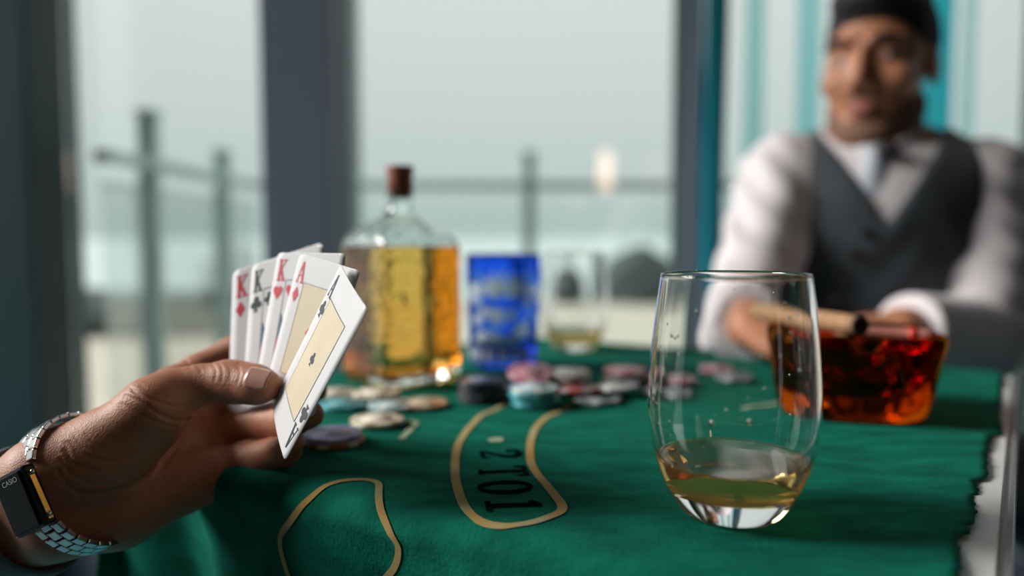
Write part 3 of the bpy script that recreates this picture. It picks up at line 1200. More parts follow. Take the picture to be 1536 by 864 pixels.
def spot_mesh(k, n=6):
    vs, fs = [], []
    a0 = 2 * math.pi * k / n
    hw = .19
    prof = [(CR * .72, CT + .00018), (CR - .0007, CT + .00018), (CR + .0001, CT - .0004), (CR + .0002, CT - .001), (CR + .0002, .001), (CR + .0001, .0004), (CR - .0007, -.0000)]
    for i in range(6):
        a = a0 - hw + 2 * hw * i / 5
        for r, z in prof:
            vs.append((r * math.cos(a), r * math.sin(a), z))
    m = len(prof)
    for i in range(5):
        for j in range(m - 1):
            q = i * m + j
            fs.append((q, q + 1, q + m + 1, q + m))
    return vs, fs


SPOTS = [spot_mesh(k) for k in range(6)]
CHIP_LIB = {}


def chip(color, loc, label, group, spin=0.0, tilt=(0, 0)):
    t = thing('poker_chip', loc, label, 'poker chip', group)
    t.rotation_euler = (tilt[0], tilt[1], spin)
    if color not in CHIP_LIB:
        mb, ms, mi = CM[color]
        parts = [mk('disc', *CHIP_BODY, mb, t, world=False), mk('inlay', *CHIP_INLAY, mi, t, world=False)]
        parts += [mk('edge_spot', *s, ms, t, world=False) for s in SPOTS]
        CHIP_LIB[color] = [(p.name.split('.')[0], p.data) for p in parts]
    else:
        for nm, me in CHIP_LIB[color]:
            o = bpy.data.objects.new(nm, me)
            COL.objects.link(o)
            o.parent = t
    return t


def stack(spec, x, y, group, z0=CLZ, jitter=.0012, seed=1):
    rnd = random.Random(seed)
    for i, (c, lab) in enumerate(spec):
        chip(c, (x + rnd.uniform(-jitter, jitter), y + rnd.uniform(-jitter, jitter), z0 + i * (CT + .0003)), lab, group, rnd.uniform(0, 6.28))


GL = 'poker chips scattered in front of the bottle'
q = on(500, 664, CLZ)
stack([('orange', 'orange and white poker chip lying under the purple chip'), ('purple', 'purple poker chip on top of the orange chip beside the cards')], q.x, q.y, GL, seed=2, jitter=.001)
q = on(566, 634, CLZ)
chip('cream', (q.x, q.y, CLZ), 'cream poker chip lying just right of the purple chip', GL, .4)
q = on(514, 610, CLZ)
chip('teal', (q.x, q.y, CLZ + .0), 'teal poker chip behind the purple chip', GL, 1.0, (.0, .0))
q = on(590, 611, CLZ)
chip('paleblue', (q.x, q.y, CLZ), 'pale blue poker chip behind the cream chip', GL, .2)
q = on(627, 606, CLZ)
chip('tan', (q.x + .006, q.y - .006, CLZ), 'brown and tan poker chip at the right end of the small scatter', GL, .7)
chip('cream', (-.1165, .652, CLZ + CT + .0006), 'cream poker chip resting across two chips against the bottle foot', GL, 2.0)
chip('cream', (-.158, .672, CLZ), 'cream poker chip half hidden behind the ace of clubs', GL, .9)

GB = 'black poker chips stacked in front of the tumbler'
names = ['bottom', 'second', 'middle', 'fourth', 'top']
stack([('black', 'black poker chip, %s of the dark stack between bottle and teal stack' % n) for n in names], -.0255, .654, GB, seed=4)
GT = 'teal poker chips in the short stack'
stack([('teal', 'teal poker chip, %s of the stack in front of the blue tumbler' % n) for n in ('bottom', 'second', 'third')] +
      [('paleblue', 'pale blue poker chip topping the teal stack')], .0185, .6365, GT, seed=5, jitter=.0015)
GW = 'poker chips heaped behind the teal stack'
stack([('grey', 'grey poker chip at the bottom of the heap behind the teal stack'), ('grey', 'grey poker chip second in the heap behind the teal stack'), ('grey', 'grey poker chip third in the heap behind the teal stack'), ('white', 'white poker chip fourth in the heap behind the teal stack'), ('white', 'white poker chip topping the heap below the far glass')], .050, .694, GW, seed=6, jitter=.0015)
chip('pink', (.0165, .682, CLZ + .0168), 'pink poker chip leaning onto the heap behind the teal stack', GW, .5, (.25, -.12))
chip('black', (-.002, .697, CLZ), 'dark poker chip lying under the leaning pink chip', GW, .5)
GG = 'grey poker chips spread between the stacks and the large glass'
chip('grey', (.0735, .6480, CLZ), 'grey poker chip with white edge marks lying nearest the printed outline', GG, .3)
chip('red', (.0585, .664, CLZ + CT + .0018), 'dark red poker chip peeking out behind the spotted grey chip', GG, .8, (-.08, .05))
chip('white', (.0925, .6720, CLZ + CT + .0020), 'white and grey poker chip resting on the spotted grey chip', GG, 1.3, (-.09, .06))
GP = 'poker chips stacked just left of the large glass'
stack([('grey', 'grey poker chip at the bottom of the pile just left of the large glass'), ('grey', 'grey poker chip in the middle of the pile just left of the large glass'), ('grey', 'grey poker chip third in the pile just left of the large glass'), ('pink', 'pink and white poker chip topping the pile just left of the large glass')], .1085, .7255, GP, seed=8, jitter=.002)
GS = 'poker chips seen through the large glass'
stack([('grey', 'grey poker chip at the bottom of the pile seen through the large glass'), ('pink', 'pink poker chip on the pile seen through the large glass')], .150, .725, GS, seed=9)
chip('grey', (.137, .676, CLZ), 'grey poker chip lying nearest, seen through the edge of the large glass', GS, .2)
chip('pink', (.213, .800, CLZ), 'pink poker chip lying farthest back, seen through the large glass', GS, .2)
chip('grey', (.220, .752, CLZ), 'grey poker chip in front of the farthest pink chip, seen through the large glass', GS, .9)

# ---- amber ashtray
M_amber = drink_mat('amber_glass', (.74, .28, .035), 1.5, .02)
ax_, ay_ = .277, .618
ash = thing('ashtray', (ax_, ay_, CLZ), 'heavy amber glass ashtray with cigar rests, behind the large glass', 'ashtray')
AR = math.radians(-14)


def se_ring(R, z, n=96, ex=3.4, notch=0.0, ripple=0.0):
    out = []
    for i in range(n):
        t = 2 * math.pi * i / n
        c, s = math.cos(t), math.sin(t)
        r = R / (abs(c) ** ex + abs(s) ** ex) ** (1 / ex)
        dz = 0
        if notch:
            for k in range(4):
                d = (t - k * math.pi / 2 + math.pi) % (2 * math.pi) - math.pi
                dz -= notch * math.exp(-(d / .17) ** 4)
        if ripple: r *= 1 + ripple * math.cos(16 * t)
        x, y = r * c, r * s
        out.append((x * math.cos(AR) - y * math.sin(AR), x * math.sin(AR) + y * math.cos(AR), z + dz))
    return out


rings = [se_ring(.046, .0, ex=2.5), se_ring(.0515, .0006, ex=2.5), se_ring(.0535, .004, ex=2.6), se_ring(.0560, .016, ex=2.8, ripple=.010), se_ring(.0580, .030, ex=3, ripple=.013), se_ring(.0600, .044, ex=3.2, ripple=.009),
         se_ring(.0620, .055, notch=.003), se_ring(.0630, .0615, notch=.009), se_ring(.0622, .0648, notch=.0115), se_ring(.0590, .0660, notch=.0120), se_ring(.0545, .0655, notch=.0118),
         se_ring(.0500, .0615, ex=3, notch=.009), se_ring(.0470, .052, ex=2.6, notch=.003), se_ring(.0430, .038, ex=2.3, ripple=.02), se_ring(.0370, .026, ex=2.1, ripple=.02), se_ring(.027, .019, ex=2), se_ring(.012, .0165, ex=2)]
mk('bowl', *loft(rings), M_amber, ash, world=False)

# ---- cigars on the ashtray
M_cigar = mat('cigar_leaf', (.30, .165, .075), .65, base2=(.38, .22, .11), nscale=120, stretch=(1, 1, .3), bump=.3, bscale=260, bdist=.0004)
M_ashtip = mat('cigar_dark_foot', (.018, .011, .008), .9, base2=(.04, .026, .018), nscale=200)
M_cig2 = mat('cigarillo_leaf', (.36, .12, .09), .6, base2=(.42, .17, .13), nscale=100)
M_redband = mat('red_band', (.50, .03, .015), .4)
p0, p1 = at(1290, 488, .598), at(1128, 466, .742)
cg = thing('cigar', (p0 + p1) / 2, 'thick brown cigar with a dark foot resting across the amber ashtray', 'cigar')
dd = (p1 - p0)
n = 14
mk('wrapper', *tube([p0 + dd * (i / n) for i in range(n + 1)], [.0076, .0079] + [.0081] * (n - 4) + [.0078, .0066, .0040], 20), M_cigar, cg)
mk('foot', *tube([p0 - dd * .012, p0 - dd * .010, p0 + dd * .002], [.0066, .0076, .0079], 20), M_ashtip, cg)['label'] = 'dark charred foot'
p0, p1 = at(1296, 499, .632), at(1404, 503, .607)
c2_ = thing('cigarillo', (p0 + p1) / 2, 'thin reddish cigarillo with a red band lying in the ashtray beside the cigar', 'cigar')
dd = p1 - p0
mk('wrapper', *tube([p0 + dd * (i / 8) for i in range(9)], [.0046, .0052, .0053, .0053, .0053, .0053, .0053, .0050, .0035], 16), M_cig2, c2_)
mk('band', *tube([p0 + dd * .62, p0 + dd * .76], [.0056, .0056], 16), M_redband, c2_)


# ================================================================== CARDS
M_card = mat('card_stock', (.66, .665, .68), .45, base2=(.68, .685, .70), nscale=40, coat=.08)
M_cback = mat('card_back', (.35, .05, .06), .45)
M_cred = mat('card_red', (.60, .020, .05), .5)
M_cblack = mat('card_black', (.016, .030, .036), .5)
M_cbeige = mat('card_beige', (.62, .53, .36), .5, base2=(.66, .57, .40), nscale=60)
M_cline = mat('card_line', (.10, .12, .13), .5)
M_cblue = mat('card_blue', (.05, .12, .22), .5)
CW, CH_ = 63.0, 88.0


def card(name, corners, label, prints, bulge=0.0, group='hand of playing cards'):
    TL, TR_, BL, BR = [at(*c) for c in corners]
    n0 = (TR_ - TL).cross(TL - BL).normalized()
    if n0.y > 0: n0 = -n0                       # towards the viewer

    def P(x, y, lift=0.0):
        s, t = x / CW, y / CH_
        p = BL * (1 - s) * (1 - t) + BR * s * (1 - t) + TL * (1 - s) * t + TR_ * s * t
        return p + n0 * (lift + bulge * 4 * s * (1 - s))
    root = thing(name, (BL + BR) / 2, label, 'playing card', group)
    rc = 3.6
    ys = [0, .25, .8, 1.6, 2.5, rc] + [rc + (CH_ - 2 * rc) * i / 12 for i in range(1, 12)] + [CH_ - rc, CH_ - 2.5, CH_ - 1.6, CH_ - .8, CH_ - .25, CH_]
    NXC = 12
    vs, fs = [], []
    for side in (0, 1):
        for y in ys:
            e_ = rc - min(y, CH_ - y)
            ins = rc - math.sqrt(max(rc * rc - e_ * e_, 0)) if e_ > 0 else 0
            for i in range(NXC + 1):
                vs.append(P(ins + (CW - 2 * ins) * i / NXC, y, -.0003 * side))
    N1, R = NXC + 1, len(ys)
    off = N1 * R
    for j in range(R - 1):
        for i in range(NXC):
            a = j * N1 + i
            fs.append((a, a + 1, a + N1 + 1, a + N1))
            fs.append((off + a, off + a + N1, off + a + N1 + 1, off + a + 1))
    for j in range(R - 1):
        a, b = j * N1, j * N1 + NXC
        fs.append((a, a + N1, off + a + N1, off + a))
        fs.append((b, off + b, off + b + N1, b + N1))
    for i in range(NXC):
        a, b = i, (R - 1) * N1 + i
        fs.append((a, off + a, off + a + 1, a + 1))
        fs.append((b, b + 1, off + b + 1, off + b))
    mk('card_stock', vs, fs, M_card, root)
    for nm, shape, m in prints:
        v2, f2 = shape
        lift = .00022 if nm in ('index_letter', 'suit_pip', 'panel_line') else .00012
        mk(nm, [P(p[0], p[1], lift) for p in v2], f2, m, root, smooth=False)
    return root


def place(shape, x, y, w, h, flip=False):
    """Glyph box (0..0.62 x 0..1) centred on (x, y), w by h mm."""
    v, f = shape
    sgn = -1 if flip else 1
    return [np.array([x + sgn * (p[0] - .31) / .62 * w, y + sgn * (p[1] - .5) * h]) for p in v], f


def grid2(x0, y0, x1, y1, nx=6, ny=8):
    v = [np.array([x0 + (x1 - x0) * i / nx, y0 + (y1 - y0) * j / ny]) for j in range(ny + 1) for i in range(nx + 1)]
    f = [(j * (nx + 1) + i, j * (nx + 1) + i + 1, (j + 1) * (nx + 1) + i + 1, (j + 1) * (nx + 1) + i) for j in range(ny) for i in range(nx)]
    return v, f


def index(letter, suit, m, lx=7.2, ly=77.5, lw=7.6, lh=13.0, sx=6.6, sy=63.6, sw=8.4, sh=9.6):
    o = []
    for flip in (False, True):
        X = (lambda x: CW - x) if flip else (lambda x: x)
        Y = (lambda y: CH_ - y) if flip else (lambda y: y)
        o.append(('index_letter', place(glyph(letter), X(lx), Y(ly), lw, lh, flip), m))
        o.append(('suit_pip', place(glyph(suit), X(sx), Y(sy), sw, sh, flip), m))
    return o


def court(suit, m):
    o = []
    x0, x1, y0, y1 = 13.0, 50.0, 15.0, 71.5
    o.append(('panel_line', join(seg2((x0, y0), (x0, y1), .45, 8), seg2((x1, y0), (x1, y1), .45, 8), seg2((x0, y1), (x1, y1), .45, 8), seg2((x0, y0), (x1, y0), .45, 8)), M_cline))
    o.append(('suit_pip', place(glyph(suit), 18.3, 65.0, 7.2, 8.4), m))
    o.append(('court_figure', join(fan2([(x0 + .4, 52), (x0 + 5, 44), (x0 + .4, 34)]), fan2([(22, 58), (34, 66), (46, 56), (40, 46), (26, 46)])), M_cblue))
    o.append(('court_figure', join(fan2([(x0 + .4, 44), (x0 + 3, 39), (x0 + .4, 26)]), fan2([(26, 45), (40, 45), (46, 30), (20, 30)])), M_cred))
    return o


def ace(suit, m):
    x0, x1, y0, y1 = 12.6, 49.6, 16.0, 72.0
    o = [('panel', grid2(x0, y0, x1, y1), M_cbeige)]
    o.append(('panel_line', join(seg2((x0, y0), (x0, y1), .4, 8), seg2((x1, y0), (x1, y1), .4, 8), seg2((x0, y1), (x1, y1), .4, 8), seg2((x0, y0), (x1, y0), .4, 8)), M_cline))
    o.append(('suit_pip', place(glyph(suit), 31.1, 44.0, 6.4, 7.6), m))
    return o


card('king_of_diamonds_card', [(349, 408, .497), (485, 362, .466), (342, 623, .497), (480, 588, .466)], 'king of diamonds, leftmost and rearmost card of the fan', index('K', 'diamond', M_cred) + court('diamond', M_cred))
card('king_of_clubs_card', [(378, 399, .489), (487, 365, .452), (362, 614, .489), (473, 588, .452)], 'king of clubs, second card of the fan', index('K', 'club', M_cblack) + court('club', M_cblack))
card('king_of_hearts_card', [(417, 379, .473), (519, 380, .434), (380, 592, .475), (478, 600, .437)], 'king of hearts, third card of the fan', index('K', 'heart', M_cred) + court('heart', M_cred))
card('ace_of_diamonds_card', [(450, 380, .457), (540, 406, .418), (396, 588, .461), (470, 626, .425)], 'ace of diamonds tucked behind the front ace', index('A', 'diamond', M_cred) + ace('diamond', M_cred))
card('ace_of_clubs_card', [(511, 396, .424), (552, 464, .376), (409, 604, .443), (427, 692, .394)], 'ace of clubs, frontmost card of the fan with a beige panel', index('A', 'club', M_cblack) + ace('club', M_cblack), bulge=.0012)

# ================================================================== THE HAND HOLDING THE CARDS
M_skin = mat('skin_hand', (.38, .155, .082), .52, sss=.25, sss_s=.005, base2=(.45, .195, .108), nscale=70, nlo=.3, nhi=.7, bump=.28, bscale=900, bdist=.0006, btype='voronoi')
M_nail = mat('thumb_nail', (.46, .25, .20), .3, coat=.3)

hand = thing('person', at(0, 800, .445), 'hand reaching in from the picture edge holding the fan of cards, wearing a wristwatch', 'person')
lo = np.array([-.345, .375, .665])
hi = np.array([-.085, .575, .875])
hf = Field(lo, hi, .00115)
A = lambda x, y, z: np.array(at(x, y, z))
# wrist and palm
hf.cone(A(-190, 850, .490), A(70, 714, .430), .024, .0215)
hf.cone(A(-170, 905, .490), A(96, 776, .436), .025, .0215, .012)
hf.cone(A(70, 716, .430), A(150, 678, .440), .0215, .0205, .012)
hf.cone(A(96, 776, .436), A(180, 765, .446), .0215, .0205, .012)
hf.cone(A(180, 765, .446), A(318, 712, .476), .0205, .0165, .012)
hf.cone(A(130, 730, .450), A(262, 590, .500), .019, .0130, .012)
hf.cone(A(130, 735, .452), A(300, 622, .508), .019, .0125, .012)
hf.cone(A(130, 745, .452), A(322, 668, .505), .019, .0122, .012)
hf.cone(A(140, 755, .450), A(322, 712, .490), .019, .0118, .012)
# ball of the thumb and the web to the index knuckle
hf.cone(A(122, 692, .434), A(232, 610, .440), .0205, .0168, .012)
hf.cone(A(165, 690, .438), A(235, 640, .446), .0190, .0135, .012)
hf.cone(A(185, 640, .456), A(258, 585, .496), .0155, .0130, .010)
# thumb
th_ = hf.like()
th_.chain([(A(228, 611, .441), .0166), (A(262, 590, .448), .0136), (A(300, 577, .452), .0110), (A(343, 572, .4515), .0117), (A(362, 574, .449), .0111), (A(385, 577, .444), .0106), (A(400, 579, .440), .0086)], .006)
hf.merge(th_, .008)
del th_
# fingers
fi = hf.like()
for ch, k in (([(A(258, 585, .500), .0142), (A(300, 557, .513), .0118), (A(350, 528, .524), .0106), (A(405, 508, .521), .0098), (A(455, 500, .512), .0078)], .004),
              ([(A(300, 620, .508), .0130), (A(345, 598, .524), .0108), (A(385, 590, .528), .0102), (A(440, 588, .512), .0092), (A(474, 586, .498), .0075)], .004),
              ([(A(322, 656, .506), .0128), (A(366, 638, .503), .0116), (A(404, 634, .492), .0112), (A(440, 630, .470), .0098), (A(466, 622, .449), .0080)], .004),
              ([(A(322, 712, .486), .0150), (A(368, 693, .483), .0132), (A(402, 688, .472), .0118), (A(428, 676, .456), .0090), (A(440, 662, .447), .0068)], .004)):
    g = hf.like()
    g.chain(ch, k)
    fi.F = np.minimum(fi.F, g.F)
hf.merge(fi, .006)
del fi, g
V, Q = hf.mesh()
del hf
V = relax(V, Q, 3, .5)
N = vertex_normals(V, Q)
# creases of the skin: polylines on the surface as seen, pressed in along the normal
CREASES = [  # (points in the view, depth in mm, half width in mm)
    ([(188, 594), (214, 604), (240, 622), (268, 632), (290, 628)], 1.0, 1.3), ([(200, 586), (232, 600), (262, 610), (286, 606)], .9, 1.2), ([(182, 606), (210, 622), (236, 634), (262, 640)], .7, 1.2),
    ([(212, 578), (226, 590), (250, 596)], .5, 1.0), ([(194, 580), (206, 592), (216, 602)], .45, 1.0), ([(178, 590), (192, 606), (206, 618)], .4, 1.0), ([(166, 600), (180, 616), (192, 628)], .35, 1.0),
    ([(104, 664), (130, 684), (170, 692), (210, 684)], .7, 1.4), ([(96, 676), (120, 700), (160, 708), (200, 700)], .8, 1.4), ([(92, 690), (112, 716), (150, 724), (190, 714)], .8, 1.4), ([(86, 706), (104, 732), (140, 742), (176, 734)], .7, 1.4),
    ([(128, 650), (146, 668), (166, 676)], .4, 1.1), ([(110, 652), (124, 668), (140, 676)], .4, 1.1), ([(98, 664), (104, 690), (100, 720)], .5, 1.2),
    ([(120, 745), (180, 735), (232, 708), (266, 668), (282, 632)], 1.6, 2.2),
    ([(318, 546), (324, 556), (322, 570)], .55, .9), ([(328, 543), (334, 556), (332, 572)], .6, .9), ([(356, 546), (360, 560), (356, 575)], .55, .9), ([(340, 542), (346, 556), (344, 570)], .35, .9),
    ([(296, 548), (302, 558)], .5, 1.0), ([(280, 540), (286, 552)], .6, 1.1),
    ([(300, 720), (318, 735), (330, 748)], 1.2, 1.6), ([(345, 622), (350, 640), (346, 660)], .9, 1.3), ([(350, 680), (354, 700), (350, 720)], .9, 1.3), ([(352, 664), (380, 662), (412, 656)], .5, 1.2)]
px = 768 + F_PX * V[:, 0] / (CP * V[:, 1] - SP * (V[:, 2] - CAM.z))
py = 432 - F_PX * (SP * V[:, 1] + CP * (V[:, 2] - CAM.z)) / (CP * V[:, 1] - SP * (V[:, 2] - CAM.z))
front = N[:, 1] < .25
disp = np.zeros(len(V))
for pts, dep, wid in CREASES:
    sp_ = spline(pts, 14)
    best = np.full(len(V), 1e9)
    for p, q in zip(sp_, sp_[1:]):
        d = q - p
        t = np.clip(((px - p[0]) * d[0] + (py - p[1]) * d[1]) / (d @ d + 1e-9), 0, 1)
        best = np.minimum(best, np.hypot(px - p[0] - t * d[0], py - p[1] - t * d[1]))
    mm = best / F_PX * V[:, 1] * 1000
    wid = wid * .75
    disp -= np.where(front, dep * .55 * (np.exp(-(mm / wid) ** 2) - .35 * np.exp(-((mm - 2.2 * wid) / wid) ** 2)), 0)
V = V + N * (disp * .001)[:, None]
ho = mk_np('body', V, Q, M_skin, hand)
ho['label'] = 'bare left hand and wrist'

# thumb nail on the outer side of the thumb tip
nc = A(397, 567, .4335)
tn = (Vector(A(408, 572, .436)) - Vector(A(372, 566, .441))).normalized()
nn = (Vector((-.15, -.80, .58)))
nn = (nn - tn * nn.dot(tn)).normalized()
sd = tn.cross(nn)
cc = Vector(A(399, 577.5, .4410))
vs, fs = [], []
for j in range(9):
    s = j / 8
    w = .0078 * (1 - .12 * (1 - s)) * math.sqrt(max(0.0, 1 - (max(0, (s - .6) / .4)) ** 2.5 * .55)) * (1 if s > .12 else .75 + .25 * s / .12)
    for i in range(9):
        u_ = (i / 8 * 2 - 1)
        ang = u_ * w / .0102
        r = .0108 - .0012 * s
        vs.append(cc + tn * (-.0082 + .0150 * s) + (nn * math.cos(ang) + sd * math.sin(ang)) * r)
for j in range(8):
    for i in range(8):
        a = j * 9 + i
        fs.append((a, a + 1, a + 10, a + 9))
no = mk('thumbnail', vs, fs, M_nail, hand)
so = no.modifiers.new('thickness', 'SOLIDIFY')
so.thickness = .0006
so.offset = 0

# jacket sleeve at the very edge of the picture
M_sleeve = mat('grey_blue_jacket', (.085, .115, .130), .85, base2=(.11, .145, .16), nscale=60, sheen=.3, bump=.4, bscale=500, bdist=.0006)
fa0, fa1 = Vector(A(-180, 877, .490)), Vector(A(83, 744, .433))
fd = (fa1 - fa0).normalized()
fe1 = Vector((0, -1, 0))
fe1 = (fe1 - fd * fe1.dot(fd)).normalized()
fe2 = fd.cross(fe1)
if fe2.z < 0: fe2 = -fe2
vs, fs = [], []
NS = 40
cuff_c = Vector(A(54, 760, .446))
rows = [(-.17, .050), (-.12, .047), (-.07, .044), (-.03, .0415), (-.012, .0405), (-.003, .0408), (0, .0400), (.0002, .0385), (-.004, .0375), (-.03, .0375), (-.08, .0385)]
for s, r in rows:
    for k in range(NS):
        t = 2 * math.pi * k / NS
        rr = r * (1 + .02 * math.sin(3 * t + s * 60) + .012 * math.sin(7 * t + s * 90))
        vs.append(cuff_c + fd * s + fe1 * math.cos(t) * rr * .86 + fe2 * math.sin(t) * rr)
for j in range(len(rows) - 1):
    for k in range(NS):
        a, b = j * NS + k, j * NS + (k + 1) % NS
        fs.append((a, b, b + NS, a + NS))
mk('jacket_sleeve', vs, fs, M_sleeve, hand)['label'] = 'grey blue jacket cuff'

# ---- wristwatch with a steel link bracelet
M_link = mat('polished_steel_links', (.50, .50, .49), .18, metal=1.0)
M_linkd = mat('dark_steel_links', (.10, .10, .11), .22, metal=1.0)
M_case = mat('black_watch_case', (.010, .011, .014), .35, spec=.3)
M_dial = mat('black_display_glass', (.005, .006, .009), .4, spec=.15)
M_glint = mat('gold_side_glint', (.75, .42, .09), .25, metal=1.0)  # warm reflection on the case side, put into a gold colour
M_print = mat('silver_lettering', (.62, .64, .66), .35, metal=.4)
wc = Vector(A(124, 724, .4365))
watch = thing('wristwatch', wc, 'black faced wristwatch with a steel link bracelet on the wrist of the hand with cards', 'watch')
EA, EB = .0322, .0395                            # ellipse half axes: depth, height


def wpos(t, out=0.0, along=0.0):
    c, s = math.cos(t), math.sin(t)
    n = (fe1 * c / EA + fe2 * s / EB).normalized()
    return wc + fe1 * c * EA + fe2 * s * EB + n * out + fd * along, n


def wbox(t, along, w_along, w_tan, thick, out, bev=.0006):
    p, n = wpos(t, out, along)
    tan = fd.cross(n)
    v, f = box(0, 0, 0, w_along, w_tan, thick, 0, bev)
    return [p + fd * q.x + tan * q.y + n * q.z for q in v], f


CASE_T = math.radians(9)
NR = 34
for i in range(NR):
    t = 2 * math.pi * i / NR
    d = (t - CASE_T + math.pi) % (2 * math.pi) - math.pi
    if abs(d) < .50: continue
    vis = -2.2 < ((t + math.pi) % (2 * math.pi) - math.pi) < 2.2
    if not vis and i % 2: pass
    st = .0058
    wd = .0195
    for k, (al, w) in enumerate(((-.0068, .0058), (0, .0070), (.0068, .0058))):
        tt = t + (math.pi / NR if k == 1 else 0)
        mk('link', *wbox(tt, al, w - .0003, st, .0028, 0), M_link, watch, False)
# case follows the curve of the wrist: a bevelled plate
mk('case', *wbox(CASE_T, 0, .0250, .0345, .0072, .0028, .0016), M_case, watch, False)
mk('display_glass', *wbox(CASE_T, -.0008, .0210, .0310, .0012, .0068, .0005), M_dial, watch, False)
mk('side_glint', *wbox(CASE_T - .03, .0131, .0010, .0270, .0032, .0030, .0003), M_glint, watch, False)['label'] = 'thin gold strip painted as a warm reflection on the case edge'
for q in (-.012, .012):
    p, n = wpos(CASE_T, .003, .0137)
    tan = fd.cross(n)
    v, f = lathe([(0, -.0010), (.0014, -.0010), (.0014, .0010), (.0010, .0014), (0, .0014)], 12)
    mk('button', [p + tan * q + n * x + tan * y + fd * z for x, y, z in v], f, M_steel, watch)
# maker's name across the top of the plate
tcu = bpy.data.curves.new('lettering', 'FONT')
tcu.body = 'CASIO'
tcu.size = 1.0
tcu.align_x = 'CENTER'
tcu.align_y = 'CENTER'
to_ = bpy.data.objects.new('lettering_source', tcu)
COL.objects.link(to_)
bpy.context.view_layer.update()
tm = bpy.data.meshes.new_from_object(to_.evaluated_get(bpy.context.evaluated_depsgraph_get()))
tv = [v.co.copy() for v in tm.vertices]
tf = [list(p.vertices) for p in tm.polygons]
bpy.data.objects.remove(to_)
bpy.data.meshes.remove(tm)
p, n = wpos(CASE_T, .0076, -.0012)
tan = fd.cross(n)
if tan.dot(fe2) < 0: tan = -tan
mk('lettering', [p + tan * .0118 + fd * (v.x * .0043 + .0024) + tan * v.y * .0040 for v in tv], tf, M_print, watch, False)


# ================================================================== THE SEATED MAN
M_mskin = mat('skin_man', (.42, .175, .092), .5, sss=.1, sss_s=.006, base2=(.46, .195, .105), nscale=25)
M_stub = mat('stubble', (.10, .05, .033), .8, base2=(.24, .115, .07), nscale=300)
M_hair = mat('black_hair', (.006, .005, .005), .7, base2=(.012, .010, .010), nscale=150, bump=.6, bscale=180, bdist=.003)
M_lips = mat('lips', (.33, .115, .085), .45)
M_eyew = mat('eye_white', (.30, .27, .24), .35)
M_iris = mat('dark_iris', (.02, .012, .008), .15)
M_shirt = mat('white_shirt', (.66, .62, .64), .8, base2=(.70, .66, .68), nscale=30, sheen=.2)
M_vest = mat('charcoal_vest', (.018, .026, .034), .8, base2=(.025, .035, .044), nscale=60, sheen=.25, bump=.2, bscale=600, bdist=.0008)
M_tie = mat('grey_blue_tie', (.36, .40, .46), .6, base2=(.44, .48, .54), nscale=120)
M_knot = mat('dark_knot', (.03, .028, .03), .6)
M_trous = mat('dark_trousers', (.02, .024, .032), .85)
M_shoe = mat('black_shoe', (.01, .01, .01), .3)
M_button = mat('dark_button', (.010, .010, .012), .3)

man = thing('person', (.57, 1.22, 0), 'man in a charcoal vest, white shirt and grey tie seated across the table', 'person')
mlo = np.array([.17, .73, .44])
mhi = np.array([.86, 1.42, 1.31])
B_ = Field(mlo, mhi, .0034)
HS = 1.05
HEADC = np.array(at(1316, 106, 1.20))             # middle of the head
RH = Matrix.Rotation(math.radians(-39), 3, 'Z') @ Matrix.Rotation(math.radians(2), 3, 'X')    # the face turns towards the cards
RB = Matrix.Rotation(math.radians(-17), 3, 'Z')  # the trunk faces the camera


def hp(x, y, z):
    """Head frame: x to the man's left, y behind, z up."""
    return HEADC + np.array(RH @ Vector((x, y, z))) * HS


def hell(c, r, k=0.0, op='add', F_=None):
    (F_ or B_).ell(hp(*c), tuple(q * HS for q in r), k, op, RH)


SH_R, SH_L = A(1176, 265, 1.230), A(1470, 275, 1.160)
EL_R, WR_R = A(1108, 492, 1.115), A(1128, 487, .880)
EL_L, WR_L = A(1478, 506, 1.100), A(1352, 493, .985)
CH = (SH_R + SH_L) / 2 + np.array([0, .01, -.05])


def bp(x, y, z):
    return CH + np.array(RB @ Vector((x, y, z)))


def trunk(Fd, g=0.0, k=.03):
    Fd.ell(bp(0, 0, -.02), (.158 + g, .105 + g, .155 + g), k, rot=RB)
    Fd.ell(bp(0, .01, -.22), (.145 + g, .105 + g, .17 + g), k, rot=RB)
    Fd.ell(bp(0, .03, -.36), (.160 + g, .120 + g, .12 + g), k, rot=RB)
    Fd.cone(SH_R + (.03, 0, -.005), SH_L + (-.03, 0, -.005), .049 + g, .049 + g, k)
    Fd.cone(bp(-.045, .005, .075), bp(.045, .005, .075), .052 + g, .052 + g, k)


def arms(Fd, g=0.0, k=.02, cuff=1.0):
    Fd.cone(SH_R, EL_R, .053 + g, .043 + g, k)
    Fd.cone(EL_R, EL_R + (WR_R - EL_R) * cuff, .042 + g, .028 + g + (.006 if g else 0), k)
    Fd.cone(SH_L, EL_L, .053 + g, .043 + g, k)
    Fd.cone(EL_L, EL_L + (WR_L - EL_L) * cuff, .042 + g, .028 + g + (.006 if g else 0), k)


trunk(B_)
arms(B_)
NK0, NK1 = bp(0, .018, .05), hp(0, .022, -.070)
B_.cone(NK0, NK1, .058, .054, .025)
